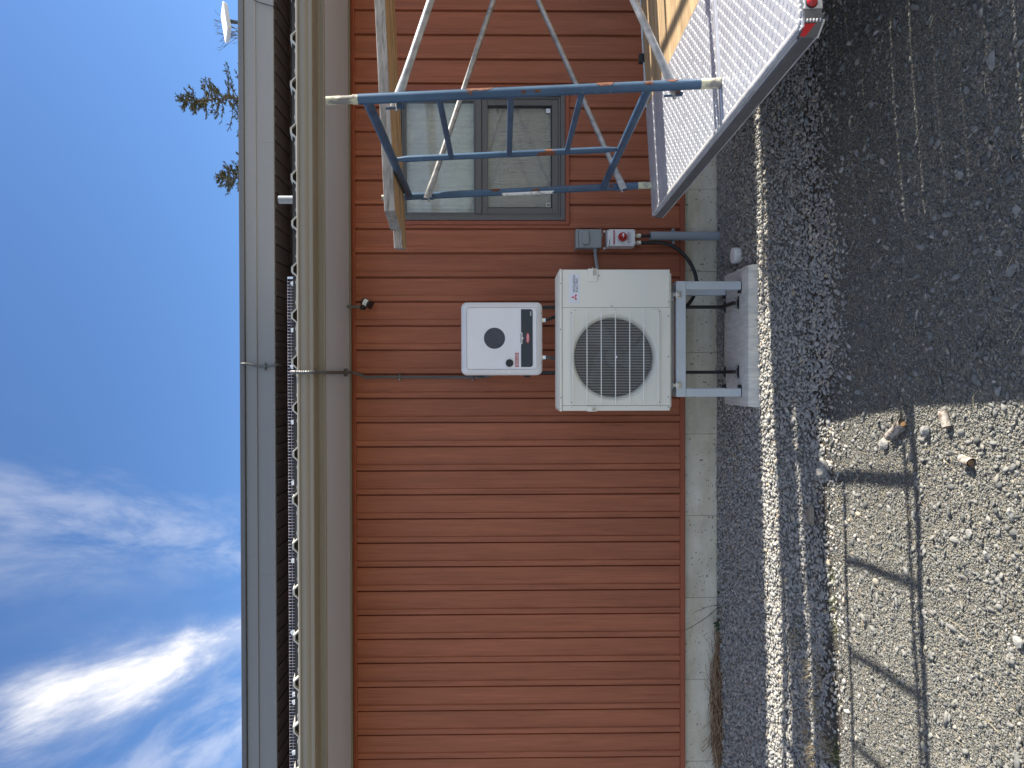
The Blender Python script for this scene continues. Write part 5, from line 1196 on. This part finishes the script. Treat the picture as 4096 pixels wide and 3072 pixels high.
# ------------------------------------------------------------------ trees beyond the house
def sprig(V, F, p, d, l_, w_):
    d = d.normalized(); a = d.cross(Vector((0, 0, 1)));
    a = a.normalized() if a.length > .01 else Vector((1, 0, 0)); b_ = d.cross(a)
    for q in range(7):
        an = random.uniform(0, 6.28); o = p+d*(l_*q/7); e = (d*.75+(a*math.cos(an)+b_*math.sin(an))*.75).normalized()*w_*random.uniform(.7, 1.3); s_ = e.cross(Vector((random.random(), random.random(), random.random()))).normalized()*w_*.22
        i = len(V); V += [o-s_, o+s_, o+e]; F.append((i, i+1, i+2))
def spruce(base, h, detail_top, spread, label, seed, lean=0):
    random.seed(seed); t = thing('spruce_tree', base, label, 'tree', 'spruces behind the house')
    base = Vector(base); top = base+Vector((lean, 0, h))
    tm = MB(); tm.tube([base.lerp(top, k_/8)+Vector((math.sin(k_*1.3)*.04, 0, 0)) for k_ in range(9)], [.18*(1-k_/8)+.008 for k_ in range(9)], 8)
    V = []; F = []; z = .06
    while z < h*.85:
        fine = z < detail_top; n_ = 5 if fine else 4
        for k_ in range(n_):
            if random.random() < .12: continue
            a_ = random.uniform(0, 6.28); r_ = (.10+spread*z**.85)*random.uniform(.55, 1.2); r_ = min(r_, 2.2)
            st_ = top+Vector((0, 0, -z))-Vector((lean*z/h, 0, 0)); up_ = .55-.5*min(1, z/2.2)+random.uniform(-.2, .2); P_ = []
            for q in range(6):
                f = q/5; P_.append(st_+Vector((math.cos(a_)*r_*f, math.sin(a_)*r_*f, r_*(up_*f-.35*f*f+.30*f**3))))
            tm.tube(P_, [.014*(1-f_/6)*(1+z*.15) for f_ in range(6)], 4)
            m_ = int((6+r_*15) if fine else 4+r_*6)
            for s_ in range(m_):
                f = random.uniform(.12, 1.0)**.8; i = min(4, int(f*5)); p = P_[i].lerp(P_[i+1], f*5-i); d = (P_[i+1]-P_[i])
                sd_ = Vector((random.gauss(0, .6), random.gauss(0, .6), random.gauss(-.1, .45)))
                l_ = random.uniform(.06, .15) if fine else random.uniform(.2, .4)
                sprig(V, F, p, d.normalized()+sd_, l_, .055 if fine else .16)
        for s_ in range(6 if fine else 1): sprig(V, F, top+Vector((0, 0, -z)), Vector((random.gauss(0, 1), random.gauss(0, 1), .6)), .08, .05)
        z += (.085 if z < .8 else .13) if fine else .45
    tm.build('trunk', BARK, t, smooth=True)
    o = fast_mesh('crown', np.array([tuple(v) for v in V]), np.array(F), NEEDLE, t); o['kind'] = 'stuff'
gzt = lambda x, y: float(gz(x, y))
ap = W(722, 402, 20); spruce((ap.x+.5, 20, gzt(ap.x, 20)), ap.z-gzt(ap.x, 20), 2.6, .52, 'taller spruce with a sparse bare looking top rising above the roof', 4, -.5)
ap = W(873, 712, 20.5); spruce((ap.x, 20.5, gzt(ap.x, 20.5)), ap.z-gzt(ap.x, 20.5), 1.6, .62, 'shorter bushy spruce tip just showing above the roof', 9)
random.seed(21)
def bare(base_px, y, label):
    top = W(base_px[0], base_px[1], y); t = thing('bare_tree', (top.x, y, gzt(top.x, y)), label, 'tree'); m = MB(); gzb = gzt(top.x, y)
    fork = Vector((top.x, y, top.z-1.1)); m.tube([(top.x, y, gzb), (top.x+.05, y, gzb+4), fork], [.10, .07, .02], 7)
    def grow(p, d, l_, r_, dep):
        e = p+d*l_; m.tube([p, p+d*l_*.5+Vector((random.gauss(0, .03), 0, random.gauss(0, .03)))*l_, e], [r_, r_*.8, r_*.6], 4)
        if dep:
            for _ in range(3): grow(p+d*l_*random.uniform(.45, 1), (d+Vector((random.gauss(0, .45), random.gauss(0, .35), random.gauss(.05, .3)))).normalized(), l_*random.uniform(.5, .75), r_*.62, dep-1)
    for _ in range(5): grow(fork, Vector((random.gauss(0, .28), random.gauss(0, .2), 1)).normalized(), random.uniform(.35, .6), .012, 3)
    m.build('trunk', TWIG, t)
bare((852, 128), 16, 'leafless thin tree top behind the white dish')
